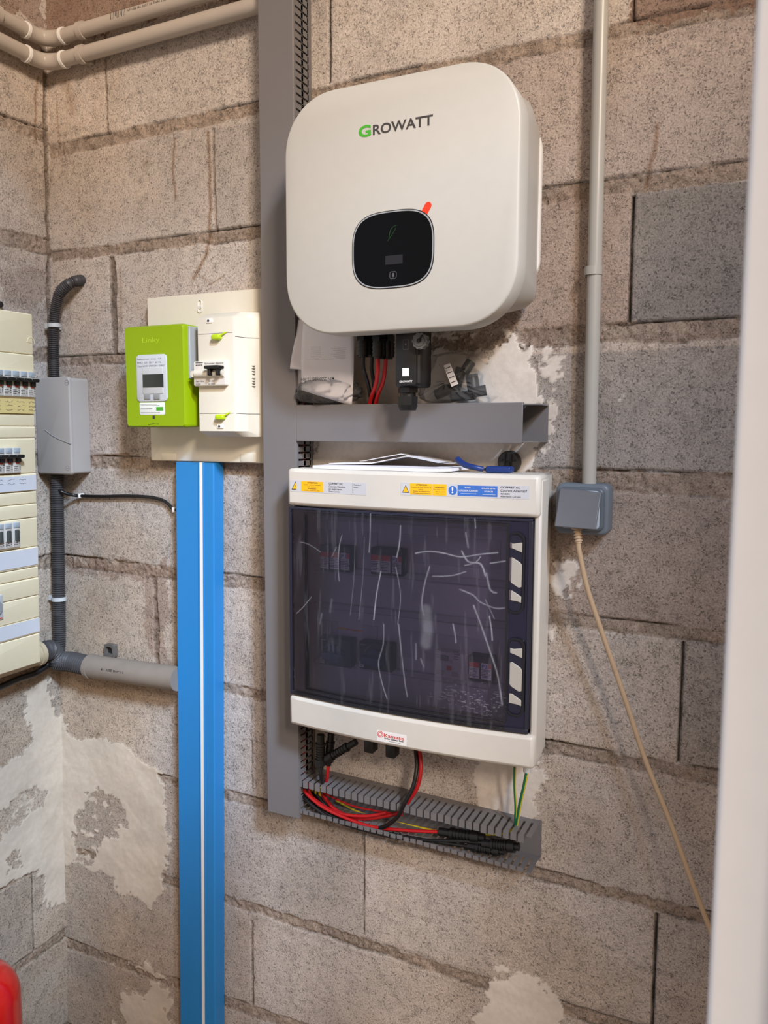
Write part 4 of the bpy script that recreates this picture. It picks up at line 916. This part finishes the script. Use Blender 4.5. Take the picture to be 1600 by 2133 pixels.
for k, (pts, m, lb) in enumerate((
    ([(628, 1628, .020), (636, 1650, .045), (668, 1678, .052), (715, 1702, .050), (775, 1722, .046), (850, 1730, .044), (920, 1733, .042)], M_cred, 'red cable in the open duct, ending at the black connectors'),
    ([(640, 1625, .018), (650, 1660, .040), (700, 1692, .044), (760, 1700, .040), (805, 1692, .038)], M_cred, 'short red cable curving along the upper side of the open duct'),
    ([(655, 1640, .015), (695, 1662, .030), (740, 1680, .030), (790, 1690, .028), (840, 1698, .024)], M_cred, 'thin red cable deep in the open duct'),
    ([(622, 1640, .025), (640, 1668, .050), (690, 1705, .054), (760, 1730, .052), (850, 1748, .050), (960, 1752, .046), (1010, 1756, .044)], M_cblk, 'foremost black cable in the open duct'),
    ([(632, 1645, .018), (660, 1682, .046), (730, 1716, .050), (820, 1738, .048), (900, 1752, .048), (980, 1764, .046)], M_cblk, 'middle black cable in the open duct'),
    ([(645, 1648, .012), (690, 1690, .035), (770, 1722, .036), (860, 1745, .038), (950, 1760, .038)], M_cblk, 'rear black cable in the open duct'),
    ([(700, 1668, .008), (760, 1696, .008), (850, 1718, .008), (940, 1735, .008), (1040, 1738, .010), (1075, 1722, .02)], M_cyl, 'yellow and green earth wire along the back of the open duct'))):
    cable('power_cable' if k < 6 else 'earth_wire', lb, 'cable', pts, .0030 if k not in (2, 6) else .0018, m, hg)
mc4('cable_connector', 'black plug connector at the end of the red cable in the open duct', (915, 1732, .042), (1010, 1745, .040), .0085, mg)
mc4('cable_connector', 'long black plug connector in the right end of the open duct', (1005, 1757, .044), (1082, 1764, .044), .0090, mg)
mc4('cable_connector', 'lower black plug connector beneath the long one in the open duct', (975, 1762, .044), (1050, 1774, .044), .0080, mg)
eg = 'green and yellow earth cables below the cabinet'
def earth(label, pts, r=.0020):
    t = [(*B(p[0], p[1], p[2]), p[2]) for p in pts]; o = tag(MB().tube(t, r, 10).build('earth_cable', M_cgn), label, 'cable', eg)
    MB().tube([(a+r*.75, c, d+r*.3) for a, c, d in t], r*.55, 8).build('yellow_stripe', M_cyl, o)
earth('left earth cable dropping from the cabinet into the open duct', [(1072, 1598, .06), (1072, 1640, .055), (1074, 1680, .045), (1073, 1722, .03)])
earth('right earth cable slanting from the cabinet into the open duct', [(1098, 1604, .06), (1092, 1635, .055), (1083, 1675, .045), (1075, 1722, .032)], .0026)
b = MB(ff); u, z = B(1098, 1604, .06); seg(b, u, -.06, z-.003, .99, .006, 14); tag(b.build('cable_gland', M_lgrey), 'small grey cable gland under the cabinet right corner', 'cable gland')
# wire ends showing in the tall duct's slots
wg = 'wires inside the tall duct'
for k, (uo, m, lb) in enumerate(((.012, M_cred, 'red wire seen through the slots of the tall duct'), (.024, M_cblk, 'black wire seen through the slots of the tall duct'), (.036, M_cyl, 'yellow wire seen through the slots of the tall duct'))):
    dd = .018+uo*.6
    tag(MB().tube([(DX1-.008-.004*k, .84, dd), (DX1-.010, 1.2, dd), (DX1-.006-.004*k, 1.55, dd)], .0026, 8, step=.05).build('wire', m), lb, 'wire', wg)
for k, (px, py) in enumerate(((650, 1634), (657, 1640), (665, 1646))):
    u, z = B(px, py, .03); tag(MB().tube([(u, z-.012, .028), (u+.002, z+.006, .032)], .0028, 8, smooth=False).build('wire_end', M_cyl), ['left', 'middle', 'right'][k]+' yellow wire marker at the left end of the open duct', 'wire marker', 'yellow wire markers')

# ------------------------------------------------------------------ riser pipe, outlet, plug
t = thing('riser_pipe', 'vertical grey plastic pipe from the ceiling down to the outdoor socket', 'pipe', -.238, 1.42, .02)
MB().tube([(-.2365, 1.418, .020), (-.2455, 3.39, .020)], .0105, 18, smooth=False).build('pipe', M_pvc2, t)
clip('pipe_clip', t, -.2395, B(1235, 565, .02)[1], .020, .0108, horiz=False, m=M_pvc2)
so = thing('wall_socket', 'blue-grey weatherproof wall socket with hinged flap', 'socket', -.243, 1.343, 0)
b = MB(); b.slab(-.283, -.2035, 1.3435, 1.4205, 0, .036, .010, .004); b.build('housing', M_sock, so)
b = MB(); b.slab(-.278, -.2095, 1.350, 1.4155, .034, .044, .009, .003); b.build('frame', mat('socket_frame', (88, 98, 108), .4), so)
b = MB(); b.slab(-.272, -.215, 1.3535, 1.411, .0435, .0455, .006, .001); b.build('socket_face', mat('socket_face', (176, 188, 200), .4), so)
q = [B(*p, .066) for p in ((1156, 1098), (1240, 1104), (1253, 1026), (1166, 1016))]
q2 = [B(1166, 1016, .052), B(1253, 1026, .052), B(1241, 1104, .074), B(1154, 1097, .074)]
def quad(qs, ds, th, m, name, parent, bevel=.003):
    b = MB(); i0 = [b.P(*p, d) for p, d in zip(qs, ds)]; i1 = [b.P(*p, d-th) for p, d in zip(qs, ds)]
    b.f += [i0, i1[::-1]]+[[i0[k], i0[(k+1) % 4], i1[(k+1) % 4], i1[k]] for k in range(4)]; return b.build(name, m, parent, bevel=bevel)
quad(q2, (.052, .052, .074, .074), .004, M_sockd, 'flap', so)
pl_ = thing('power_plug', 'beige plug in the wall socket, its long cord hanging towards the white door', 'plug', *B(1203, 1130, .06), .06)
u, z = B(1201, 1100, .06); u2, z2 = B(1205, 1132, .062)
b = MB(); b.disc(u, z+.012, .016, .046, .060, 20, .002); b.build('plug_body', M_beige, pl_)
b = MB(); b.tube([(u, z+.004, .056), (u2, z2, .060)], .0048, 12, smooth=False)
for k in range(5):
    f = k/5; c = (u+(u2-u)*f, z+(z2-z)*f, .057+.003*f); f2 = f+.08; c2 = (u+(u2-u)*f2, z+(z2-z)*f2, .057+.003*f2); b.tube([c, c2], .0062, 12, smooth=False)
b.build('strain_relief', M_beige, pl_)
cpts = [(1205, 1130, .060), (1208, 1155, .060), (1225, 1230, .055), (1255, 1320, .05), (1300, 1450, .045), (1345, 1585, .045), (1395, 1710, .05), (1435, 1820, .06), (1475, 1925, .07), (1520, 2040, .08), (1560, 2130, .09)]
MB().tube([(*B(*p), p[2]) for p in cpts], .0038, 10).build('cord', M_beige, pl_)

# ------------------------------------------------------------------ meter panel, meter, main breaker
mp = thing('meter_panel', 'cream mounting board behind the lime green meter', 'panel', -.945, 1.4385)
b = MB(); b.slab(-1.0925, -.7995, 1.4385, 1.7530, 0, .022, .003, .002); b.build('board', M_cream, mp)
for px, py in ((352, 950), (518, 950)): u, z = B(px, py, .022); MB().slab(u-.018, u+.018, 1.4400, z+.006, .021, .0232, .003, .0008).build('moulded_tab', M_cream, mp)
b = MB(); u, z = B(417, 638, .022); b.ring(rrect(u-.005, u+.005, z-.012, z+.012, .005), rrect(u-.0038, u+.0038, z-.0108, z+.0108, .0038), .0215, .0240); b.disc(u, z-.001, .0038, .0215, .0236, 14); b.box(u-.004, u+.004, z-.0012, z-.0004, .0236, .0242); b.build('screw_slot', M_white, mp)
me = thing('electricity_meter', 'lime green smart electricity meter with small grey display', 'electricity meter', -1.018, 1.503, .022)
b = MB(); mx0, mx1, mz0, mz1 = -1.0885, -.9475, 1.5035, 1.6895
b.loft([(rrect(mx0+.006, mx1+.004, mz0+.004, mz1-.004, .004, 6), .022), (rrect(mx0+.002, mx1+.004, mz0+.001, mz1-.001, .005, 6), .060), (rrect(mx0, mx1, mz0, mz1, .006, 6), .086), (rrect(mx0+.003, mx1-.003, mz0+.003, mz1-.003, .005, 6), .0905)])
b.build('case', M_lime, me)
b = MB(); b.box(-.957, -.9425, 1.592, 1.6855, .0225, .080); b.build('side_cover', mat('meter_side_grey', (168, 172, 174), .5), me, bevel=.001)
u0, z1 = B(284, 740, .0905); u1, z0 = B(350, 836, .0905)
b = MB(); b.slab(u0, u1, z0, z1, .090, .0925, .008, .001); fp = b.build('display_panel', mat('meter_face', (196, 200, 204), .45), me)
a0, c1 = B(296, 766, .093); a1, c0 = B(340, 820, .093); MB().slab(a0, a1, c0, c1, .092, .0935, .002, .0008).build('display_frame', M_lgrey, fp)
a0, c1 = B(297, 780, .094); a1, c0 = B(340, 806, .094); MB().box(a0, a1, c0, c1, .093, .0940).build('display', mat('lcd_dark', (36, 42, 38), .15), fp)
for px in (307, 327): a, c = B(px, 826, .093); MB().slab(a-.0068, a+.0068, c-.005, c+.005, .092, .0945, .001, .0006).build('button', M_mgrey, fp)
b = MB()
for k, (s_, x_) in enumerate((('Sagemcom  Linky  CE', .8), ('PMCI  G3  2019  60 Hz', .8), ('Classe A 230V 5/90A 50Hz 1234567', .9))): put_text(b, s_, u0+.004, u0+(u1-u0)*x_+.003, z1-.010-.0062*k, z1-.0068-.0062*k, .0926)
b.build('lettering', M_ink, fp)
u0, z1 = B(291, 839, .0905); u1, z0 = B(344, 864, .0905); st = MB().slab(u0, u1, z0, z1, .090, .0912, .002, .0003).build('sticker', mat('sticker_white', (228, 232, 226), .5), me)
b = MB(); lines(b, u0+.003, u1-.004, z1-.007, z1-.0025, .0912, 2, .4); lines(b, u0+.003, u1-.003, z0+.002, z0+.0045, .0912, 1, .5); lines(b, u0+.003, u1-.022, z0+.009, z0+.012, .0912, 1, .6); b.build('printed_lines', M_ink2, st)
MB().box(u1-.020, u1-.003, z0+.0075, z0+.0145, .0911, .0914).build('green_mark', M_green, st)
b = MB(); put_text(b, 'Linky', *[B(296, 700, .091)[0], B(332, 700, .091)[0]], B(296, 717, .091)[1], B(296, 704, .091)[1], .0907); b.build('lettering', mat('embossed_lime', (178, 206, 30), .4), me)
b = MB(); a, c = B(320, 869, .091); b.box(a-.0025, a+.0025, c-.003, c+.003, .090, .0908); b.build('optical_port', M_ink, me)
b = MB(); a, c = B(319, 883, .091); b.tube([(a-.012, c-.001, .0906), (a-.002, c, .0906), (a+.002, c+.0005, .0906)], .0007, 6); put_text(b, 'enedis', a+.003, a+.014, c-.001, c+.001, .0907, .02); b.build('lettering', mat('dark_green_ink', (60, 84, 20), .5), me)
# main breaker cover
mb_ = thing('main_breaker', 'tall cream main circuit breaker housing right of the green meter, with black double toggle', 'circuit breaker', -.87, 1.487, .022)
k0, k1 = B(412, 700, .082)[0], B(484, 700, .082)[0]
zt, zb = B(440, 662, .082)[1], B(440, 898, .082)[1]
def prof(z_in): return None
b = MB(ff)
def sect(z, e): return [(k0-.001+e*.2, z, -.022), (k0+e*.3, z, -.082+e), (k1, z, -.082+e), (k1+.004, z, -.079+e), (-.832, z, -.060+e*.4), (-.816, z, -.046+e*.2), (-.806, z, -.040), (-.802, z, -.022)]
rs = [sect(zb-.010, .018), sect(zb, 0), sect(zt, 0), sect(zt+.010, .018)]
ii = [[b.P(*p) for p in r_] for r_ in rs]
for a, c in zip(ii, ii[1:]):
    for k in range(8): b.f.append([a[k], a[(k+1) % 8], c[(k+1) % 8], c[k]])
b.f += [ii[0][::-1], ii[-1]]
b.build('cover', M_cream, mb_, bevel=.0012)
for py in (695, 861): u, z = B(440, py, .082); MB().box(k0+.001, k1, z-.0004, z+.0004, .0815, .0823).build('cover_seam', M_ink2, mb_)
ss = MB(ff)
for py in (703, 861):
    z = B(440, py, .082)[1]
    MB(ff).tube([(k1+.004, z, -.0795), (-.832, z-.001, -.0605), (-.816, z-.001, -.0465)], .0005, 5, smooth=False).build('cover_seam', M_ink2, mb_)
for k in range(8): z = B(515, 762+k*5.5+(4 if k > 3 else 0), .06)[1]; ss.box(-.826, -.820, z-.0004, z+.0004, -.0555, -.0530)
ss.build('vent_slots', M_ink2, mb_)
u0, z1 = B(402, 753, .092); u1, z0 = B(470, 803, .092)
bk = MB().slab(u0, u1, z0, z1, .060, .092, .003, .002).build('breaker_module', mat('breaker_white', (216, 210, 200), .45), mb_)
uu, zz = B(404, 779, .093); b = MB(); b.tube([(uu+.004, zz, .092), (u1-.002, zz, .092)], .007, 14, smooth=False); b.disc(uu-.001, zz, .006, .085, .095, 14); b.build('roller', M_cream, bk)
b = MB(); a0, c1 = B(430, 762, .1); a1, c0 = B(461, 782, .1); b.slab(a0, a1, c1-.006, c1, .090, .108, .002, .001)
for cu_ in (a0+.008, a1-.006): b.slab(cu_-.003, cu_+.003, c0, c1-.003, .088, .105, .002, .001)
b.build('toggle', M_black, bk)
b = MB(); lines(b, u0+.006, u0+.022, z1-.010, z1-.002, .0921, 2, .4); put_text(b, 'Schneider Electric', u0+.026, u1-.004, z1-.006, z1-.003, .0924); put_text(b, 'Modele F 500mA', u0+.006, u0+.024, z0+.007, z0+.010, .0924); put_text(b, 'Un 250V', u0+.034, u0+.048, z0+.007, z0+.010, .0924); put_text(b, '10/30A', u0+.006, u0+.016, z0+.002, z0+.005, .0924); put_text(b, 'Im 500A', u0+.034, u0+.048, z0+.002, z0+.005, .0924); b.build('lettering', M_ink, bk)
for (px, py), (sx, sy) in zip(((436, 668), (459, 888)), ((1, 1), (1, 1))):
    u, z = B(px, py, .083); f = MB().slab(u-.007, u+.007, z-.004, z+.004, .081, .0835, .002, .0005).build('screw_window', M_white, mb_); MB().disc(u-.002, z, .0022, .0832, .084, 12).build('screw', M_black, f)
for k, (px, py) in enumerate(((450, 702), (458, 869))):
    u, z = B(px, py, .088); b = MB(); b.slab(u-.009, u+.009, z-.0048, z+.0048, .082, .092, .0045, .002); f = b.build('lead_seal', mat('seal_lime', (178, 206, 20), .35), mb_)
    MB().tube([(u+.008, z+.002, .087), (u+.016, z+.007, .084), (u+.018, z+.008, .082)], .0014, 6).build('seal_tail', mat('seal_lime', (178, 206, 20), .35), f)

# ------------------------------------------------------------------ blue trunking with white strip
bt = thing('blue_trunking', 'bright blue floor-to-meter cable trunking left of the tall grey duct', 'trunking', -1.0, .02)
def sh(z): return -.0195*(1.437-z)
def vprism(prof_, z0, z1, name, m, parent, bevel=0, frame=fb):
    b = MB(frame); n = len(prof_); N_ = 8; rr_ = []
    for j in range(N_+1):
        z = z0+(z1-z0)*j/N_; rr_.append([b.P(p[0]+sh(z), z, p[1]) for p in prof_])
    for a, c in zip(rr_, rr_[1:]):
        for k in range(n): b.f.append([a[k], a[(k+1) % n], c[(k+1) % n], c[k]])
    b.f += [rr_[0][::-1], rr_[-1]]; return b.build(name, m, parent, bevel=bevel)
q0, q1, qw, qe = -1.023, -.9315, -.966, -.955
vprism([(q0, .002), (q0, .030), (q0+.002, .032), (-.968, .032), (-.9665, .034), (-.9640, .034), (-.9640, .030), (-.957, .030), (-.957, .033), (-.9548, .033), (-.954, .032), (q1-.002, .032), (q1, .030), (q1, .002)], .02, 1.4375, 'cover', M_blue, bt)
vprism([(-.9638, .0302), (-.9638, .0335), (-.9572, .0335), (-.9572, .0302)], .02, 1.4380, 'white_strip', M_white, bt)

# ------------------------------------------------------------------ junction box, corrugated conduits, big horizontal pipe
jb = thing('junction_box', 'grey square junction box beside the corner, with a scratched lid', 'junction box', -1.32, 1.408)
MB().slab(-1.372, -1.276, 1.408, 1.604, 0, .044, .006, .003).build('box', M_jbox, jb)
MB().slab(-1.3735, -1.2745, 1.4065, 1.6055, .0445, .052, .007, .003).build('lid', M_jbox, jb)
for px, py in ((139, 797), (141, 975)):
    u, z = B(px, py, .052); b = MB(); b.ring([(u+.0055*math.cos(k*.45), z+.0055*math.sin(k*.45)) for k in range(14)], [(u+.0047*math.cos(k*.45), z+.0047*math.sin(k*.45)) for k in range(14)], .0515, .0524); b.box(u-.0035, u+.0035, z-.0005, z+.0005, .0515, .0524); b.build('lid_screw', M_mgrey, jb)
b = MB(); b.tube([(*B(93, 895, .0525), .0521), (*B(110, 908, .0525), .0521), (*B(130, 918, .0525), .0521), (*B(147, 925, .0525), .0521)], .0012, 6); b.build('scratch', M_mgrey, jb)
c1 = thing('corrugated_conduit', 'dark corrugated conduit arching from the wall hole down to the junction box', 'conduit', *B(113, 785, .025), .025)
MB().tube([(*B(113, 790, .028), .028), (*B(112, 740, .028), .028), (*B(112, 690, .028), .028), (*B(115, 645, .028), .028), (*B(124, 612, .028), .028), (*B(140, 594, .026), .026), (*B(155, 586, .018), .018), (*B(170, 580, .0), -.02)], .0105, 14, rib=.0022, pitch=.0042).build('hose', M_corr, c1)
def clampr(parent, px, py, d, r):
    u, z = B(px, py, d); b = MB(ff); n = 24
    for (ra, z0_, z1_) in ((r*1.12, z-.004, z+.004),): seg(b, u, -d, z0_, z1_, ra, n)
    b.box(u-r*2.0, u-r*.9, z-.005, z+.005, -d-.004, 0); b.build('hose_clamp', M_lgrey, parent)
clampr(c1, 113, 678, .028, .0115)
c2 = thing('corrugated_conduit', 'long dark corrugated conduit dropping from the junction box to the big pipe', 'conduit', *B(120, 1350, .025), .025)
MB().tube([(*B(119, 985, .028), .028), (*B(121, 1100, .028), .028), (*B(123, 1240, .028), .028), (*B(124, 1330, .028), .028), (*B(121, 1365, .030), .030)], .0128, 14, rib=.0022, pitch=.0046).build('hose', M_corr, c2)
clampr(c2, 123, 1247, .028, .0138)
c3 = thing('corrugated_sleeve', 'thick dark corrugated sleeve round the corner, left of the horizontal pipe', 'conduit', *B(150, 1400, .03), .03)
MB().tube([(xw(1.04)+.032, 1.030, .085), (xw(1.04)+.034, 1.030, .055), (*B(118, 1375, .034), .034), (*B(150, 1379, .030), .030), (*B(185, 1387, .029), .029)], .0205, 16, rib=.0030, pitch=.0058).build('hose', M_corr, c3)
pz = B(190, 1388, .029); pe = B(372, 1414, .029)
p1 = thing('drain_pipe', 'thick grey plastic pipe running level from the sleeve to the blue trunking', 'pipe', *B(270, 1425, .03), .03)
MB().tube([(pz[0], pz[1], .029), (pe[0], pe[1], .029)], .0245, 20, smooth=False).build('pipe', M_pvcd, p1)
MB().tube([(pz[0]-.004, pz[1], .029), (pz[0]+.006, pz[1]-.0002, .029)], .0262, 20, smooth=False).build('rim', M_pvcd, p1)
b = MB(); a, c = B(208, 1393, .055); a1, c1_ = B(254, 1402, .055); put_text(b, '4 1 NFE PVC-U', a, a1, c-.006, c+.002, .0530, .01, dz=c1_-c); b.build('lettering', M_ink, p1)
p2 = thing('drain_pipe', 'beige stub of thick pipe on the left wall below the distribution board', 'pipe', xw(1.03)+.03, 1.0, .1)
zz = Lp(90, 1388, .03)
MB(fl).tube([(-.082, 1.030, .030), (-.40, 1.026, .030)], .024, 18, smooth=False).build('pipe', mat('beige_pvc', (176, 160, 132), .55, noise=.08), p2)
MB(fl).tube([(-.080, 1.030, .030), (-.090, 1.030, .030)], .0262, 18, smooth=False).build('rim', mat('beige_pvc', (176, 160, 132), .55, noise=.08), p2)
mc = thing('wall_bracket', 'small broken grey bracket on the wall above the horizontal pipe', 'bracket', *B(228, 1360, .01), 0)
u, z = B(228, 1356, .01); b = MB(); b.ring(rrect(u-.013, u+.013, z-.014, z+.014, .003), rrect(u-.009, u+.009, z-.009, z+.009, .005), 0, .012); b.box(u-.010, u+.010, z-.010, z-.006, 0, .018); b.build('frame', mat('dusty_metal', (92, 88, 84), .6, noise=.2), mc)
b = MB(); b.disc(u, z, .007, 0, .006, 12); b.build('hole_plug', M_blackm, mc)
# thin black cables
bc = thing('black_cable', 'thin black cable curving from junction box to the blue trunking, then down its left side', 'cable', *B(130, 1025, .01), .005)
pts = [(92, 985, .012), (105, 1005, .010), (128, 1024, .034), (150, 1031, .016), (170, 1033, .007), (215, 1034, .006), (265, 1033, .006), (315, 1036, .006), (345, 1045, .006), (362, 1063, .007)]
P3 = [(*B(*p), p[2]) for p in pts]
MB().tube(P3+[(-1.0305, 1.33, .007), (-1.0325, 1.20, .007), (-1.0370, .95, .007), (-1.0415, .7, .007), (-1.0455, .45, .007), (-1.0495, .25, .007), (-1.053, .05, .007)], .0034, 10, step=.008).build('cable', M_cblk, bc)
for px, py in ((166, 1033), (362, 1062)): u, z = B(px, py, .009); MB().slab(u-.003, u+.003, z-.005, z+.005, 0, .012, .002, .001).build('cable_clip', M_white, bc)
for zc_ in (B(364, 1684, .008)[1], B(364, 1948, .008)[1]):
    u = -1.0305-.0185*(1.33-zc_); MB().slab(u-.0055, u+.0050, zc_-.003, zc_+.003, 0, .0115, .002, .001).build('cable_clip', M_white, bc)
cable('black_cable', 'black cable emerging below the distribution board on the left wall', 'cable', [(-60, 1452, .03), (0, 1431, .03), (40, 1414, .03), (75, 1402, .03), (98, 1385, .03), (104, 1368, .03)], .0065, M_cblk, frame=fl)

# ------------------------------------------------------------------ distribution board on the left wall
ye = Lp(76, 1000, .09)[0]; zt = Lp(72, 655, .09)[1]; zb = Lp(80, 1383, .09)[1]
W_ = .27
db = thing('distribution_board', 'aged cream distribution board on the left wall with rows of breakers', 'distribution board', ye-W_/2, zb, 0, frame=fl)
MB(fl).slab(ye-W_, ye-.001, zb+.003, zt-.003, .001, .070, .004, .002).build('back_box', M_cream2, db)
def zL(px, py, d=.09): return Lp(px, py, d)[1]
D0 = .0895
# panels of the cover between seams (photo rows, measured at the right-hand edge)
seams = [655, 740, 862, 888, 912, 985, 1022, 1048, 1077, 1138, 1180, 1203, 1240, 1287, 1320, 1383]
for k, (a, c) in enumerate(zip(seams, seams[1:])):
    za, zc_ = zL(74, a), zL(74, c)
    dm = D0+(.0015 if k % 2 else 0)
    MB(fl).slab(ye-W_, ye, zc_+.0006, za-.0006, .070, dm, .0025, .0018).build('cover_panel', M_cream2, db)
lbls = [(832, 862, M_kraft, 'yellowed handwritten label strip'), (990, 1020, M_lab, 'white handwritten label strip'), (1141, 1176, M_lab, 'blank label strip'), (1289, 1317, M_lab, 'lower blank label strip')]
for k, (a, c, m, lb) in enumerate(lbls):
    za, zc_ = zL(70, a), zL(70, c); f = MB(fl).box(ye-W_+.01, ye-.003, zc_, za, .090, .0925).build('label_strip', m, db); f['label'] = lb
    if k < 2:
        b = MB(fl); rw = random.Random(k)
        x = ye-W_+.02
        while x < ye-(.012 if k == 0 else .03):
            for r3 in range(2 if k else 3):
                z_ = za-.006-r3*.0075; pts = [(x+j*.0022, z_+rw.uniform(-.0018, .0018), .0927) for j in range(8)]; b.tube(pts, .00032, 4, step=.0015)
            x += .026
        b.build('handwriting', M_ink, f)
u, z = Lp(66, 715, .092); b = MB(fl); b.ring([(u+.009*math.cos(k*.5), z+.012*math.sin(k*.5)) for k in range(7)]+[], [(u+.008*math.cos(k*.5), z+.011*math.sin(k*.5)) for k in range(7)], .0895, .0903); b.build('moulded_mark', M_cream2, db)
# breakers: 18 mm wide modules
def breaker(yr, zc_, label, group, style=0):
    t = thing('circuit_breaker', label, 'circuit breaker', yr-.009, zc_-.024, .088, group, frame=fl)
    a, c = yr-.0175, yr-.0005
    f = MB(fl).slab(a, c, zc_-.026, zc_+.022, .088, .0965, .001, .0008).build('body', mat('breaker_body', (196, 188, 178), .5), t)
    MB(fl).slab(a+.0015, c-.0015, zc_+.012, zc_+.0215, .0955, .0980, .001, .0006).build('label_window', mat('window_grey', (160, 168, 174), .3), t)
    if style == 0:
        MB(fl).slab(a-.0005, c+.0015, zc_+.002, zc_+.009, .094, .108, .003, .002).build('toggle', M_black, t)
        MB(fl).box(a+.005, c-.003, zc_-.006, zc_+.002, .096, .1015).build('toggle_stem', M_black, t)
        MB(fl).box(a+.006, c-.004, zc_-.008, zc_-.005, .096, .0985).build('red_indicator', M_lred, t)
    else: MB(fl).slab(a+.005, c-.004, zc_-.014, zc_+.008, .096, .1005, .002, .001).build('toggle', mat('toggle_grey', (62, 66, 62), .5), t)
    b = MB(fl); lines(b, a+.002, c-.005, zc_-.023, zc_-.013, .0966, 3, .4); lines(b, c-.003, c-.001, zc_-.022, zc_-.010, .0966, 3, .5); b.build('printed_lines', M_ink, t)
words = ['first', 'second', 'third', 'fourth', 'fifth', 'sixth']
g1 = Lp(75, 797, .097); 
for k in range(6): breaker(g1[0]-.0005-.018*k, zL(75, 800), f'black-toggled breaker in the top row of the left board, {words[k]} from its right end', 'breakers in the top row of the board')
g2 = Lp(44, 955, .097)
for k in range(5): breaker(g2[0]-.018*k, zL(40, 956), f'black-toggled breaker in the middle row of the left board, {words[k]} from its right end', 'breakers in the middle row of the board')
g3 = Lp(43, 1110, .097)
for k in range(5): breaker(g3[0]-.018*k, zL(40, 1110), f'grey-toggled module in the third row of the left board, {words[k]} from its right end', 'modules in the third row of the board', 1)
u, z = Lp(0, 1266, .095); t = thing('earth_leakage_dial', 'round grey dial module in the lowest row of the left board', 'dial', u, z-.02, .088, frame=fl)
MB(fl).slab(u-.03, u+.009, z-.024, z+.024, .088, .093, .002, .001).build('body', M_lgrey, t)
MB(fl).disc(u-.008, z, .014, .093, .097, 24, .001).build('dial', M_mgrey, t)
MB(fl).box(u-.02, u+.006, z-.022, z-.020, .093, .0935).build('red_line', M_lred, t)
u, z = Lp(2, 634, .01); tag(MB(fl).disc(u, z, .006, 0, .012, 16, .002).build('wall_screw', M_black), 'small black screw head on the left wall above the distribution board', 'screw')

# ------------------------------------------------------------------ fire extinguisher
ex, ey = -1.285, -.322
t = thing('fire_extinguisher', 'red fire extinguisher standing in the left foreground corner', 'fire extinguisher', ex, .0, -ey)
b = MB(ff); n = 40; prof_ = [(.0, .002), (.078, .004), (.080, .02), (.080, .43)]+[(.080*math.cos(a), .43+.075*math.sin(a)) for a in np.linspace(.1, 1.35, 12)]+[(.016, .507), (.016, .520), (0, .520)]
rings = []
for r0, z0_ in prof_: rings.append([b.P(ex+max(r0, .0005)*math.cos(2*math.pi*k/n), z0_, ey+max(r0, .0005)*math.sin(2*math.pi*k/n)) for k in range(n)])
for a, c in zip(rings, rings[1:]):
    for k in range(n): b.f.append([a[k], a[(k+1) % n], c[(k+1) % n], c[k]])
b.build('cylinder', M_ext, t)
b = MB(ff); m_ = 16
r0 = [[b.P(ex+.0806*math.cos(math.radians(-120+120*k/m_)), z_, ey+.0806*math.sin(math.radians(-120+120*k/m_))) for k in range(m_+1)] for z_ in (.18, .385)]
for k in range(m_): b.f.append([r0[0][k], r0[0][k+1], r0[1][k+1], r0[1][k]])
b.build('label_sheet', mat('ext_label', (170, 170, 176), .5), t, solid=.0006)
b = MB(ff); seg(b, ex, ey, .513, .54, .014, 16); b.box(ex-.012, ex+.012, .535, .56, ey-.07, ey+.03); b.box(ex-.008, ex+.008, .575, .585, ey-.08, ey+.03); b.box(ex-.006, ex+.006, .555, .58, ey+.02, ey+.035); b.build('valve', M_black, t, bevel=.002)
MB(ff).tube([(ex, .53, ey-.014), (ex-.03, .50, ey-.07), (ex-.04, .35, ey-.092), (ex-.035, .2, ey-.092)], .008, 10).build('hose', M_blackm, t)

for o in bpy.data.objects:
    if '_w' in o.keys(): del o['_w']
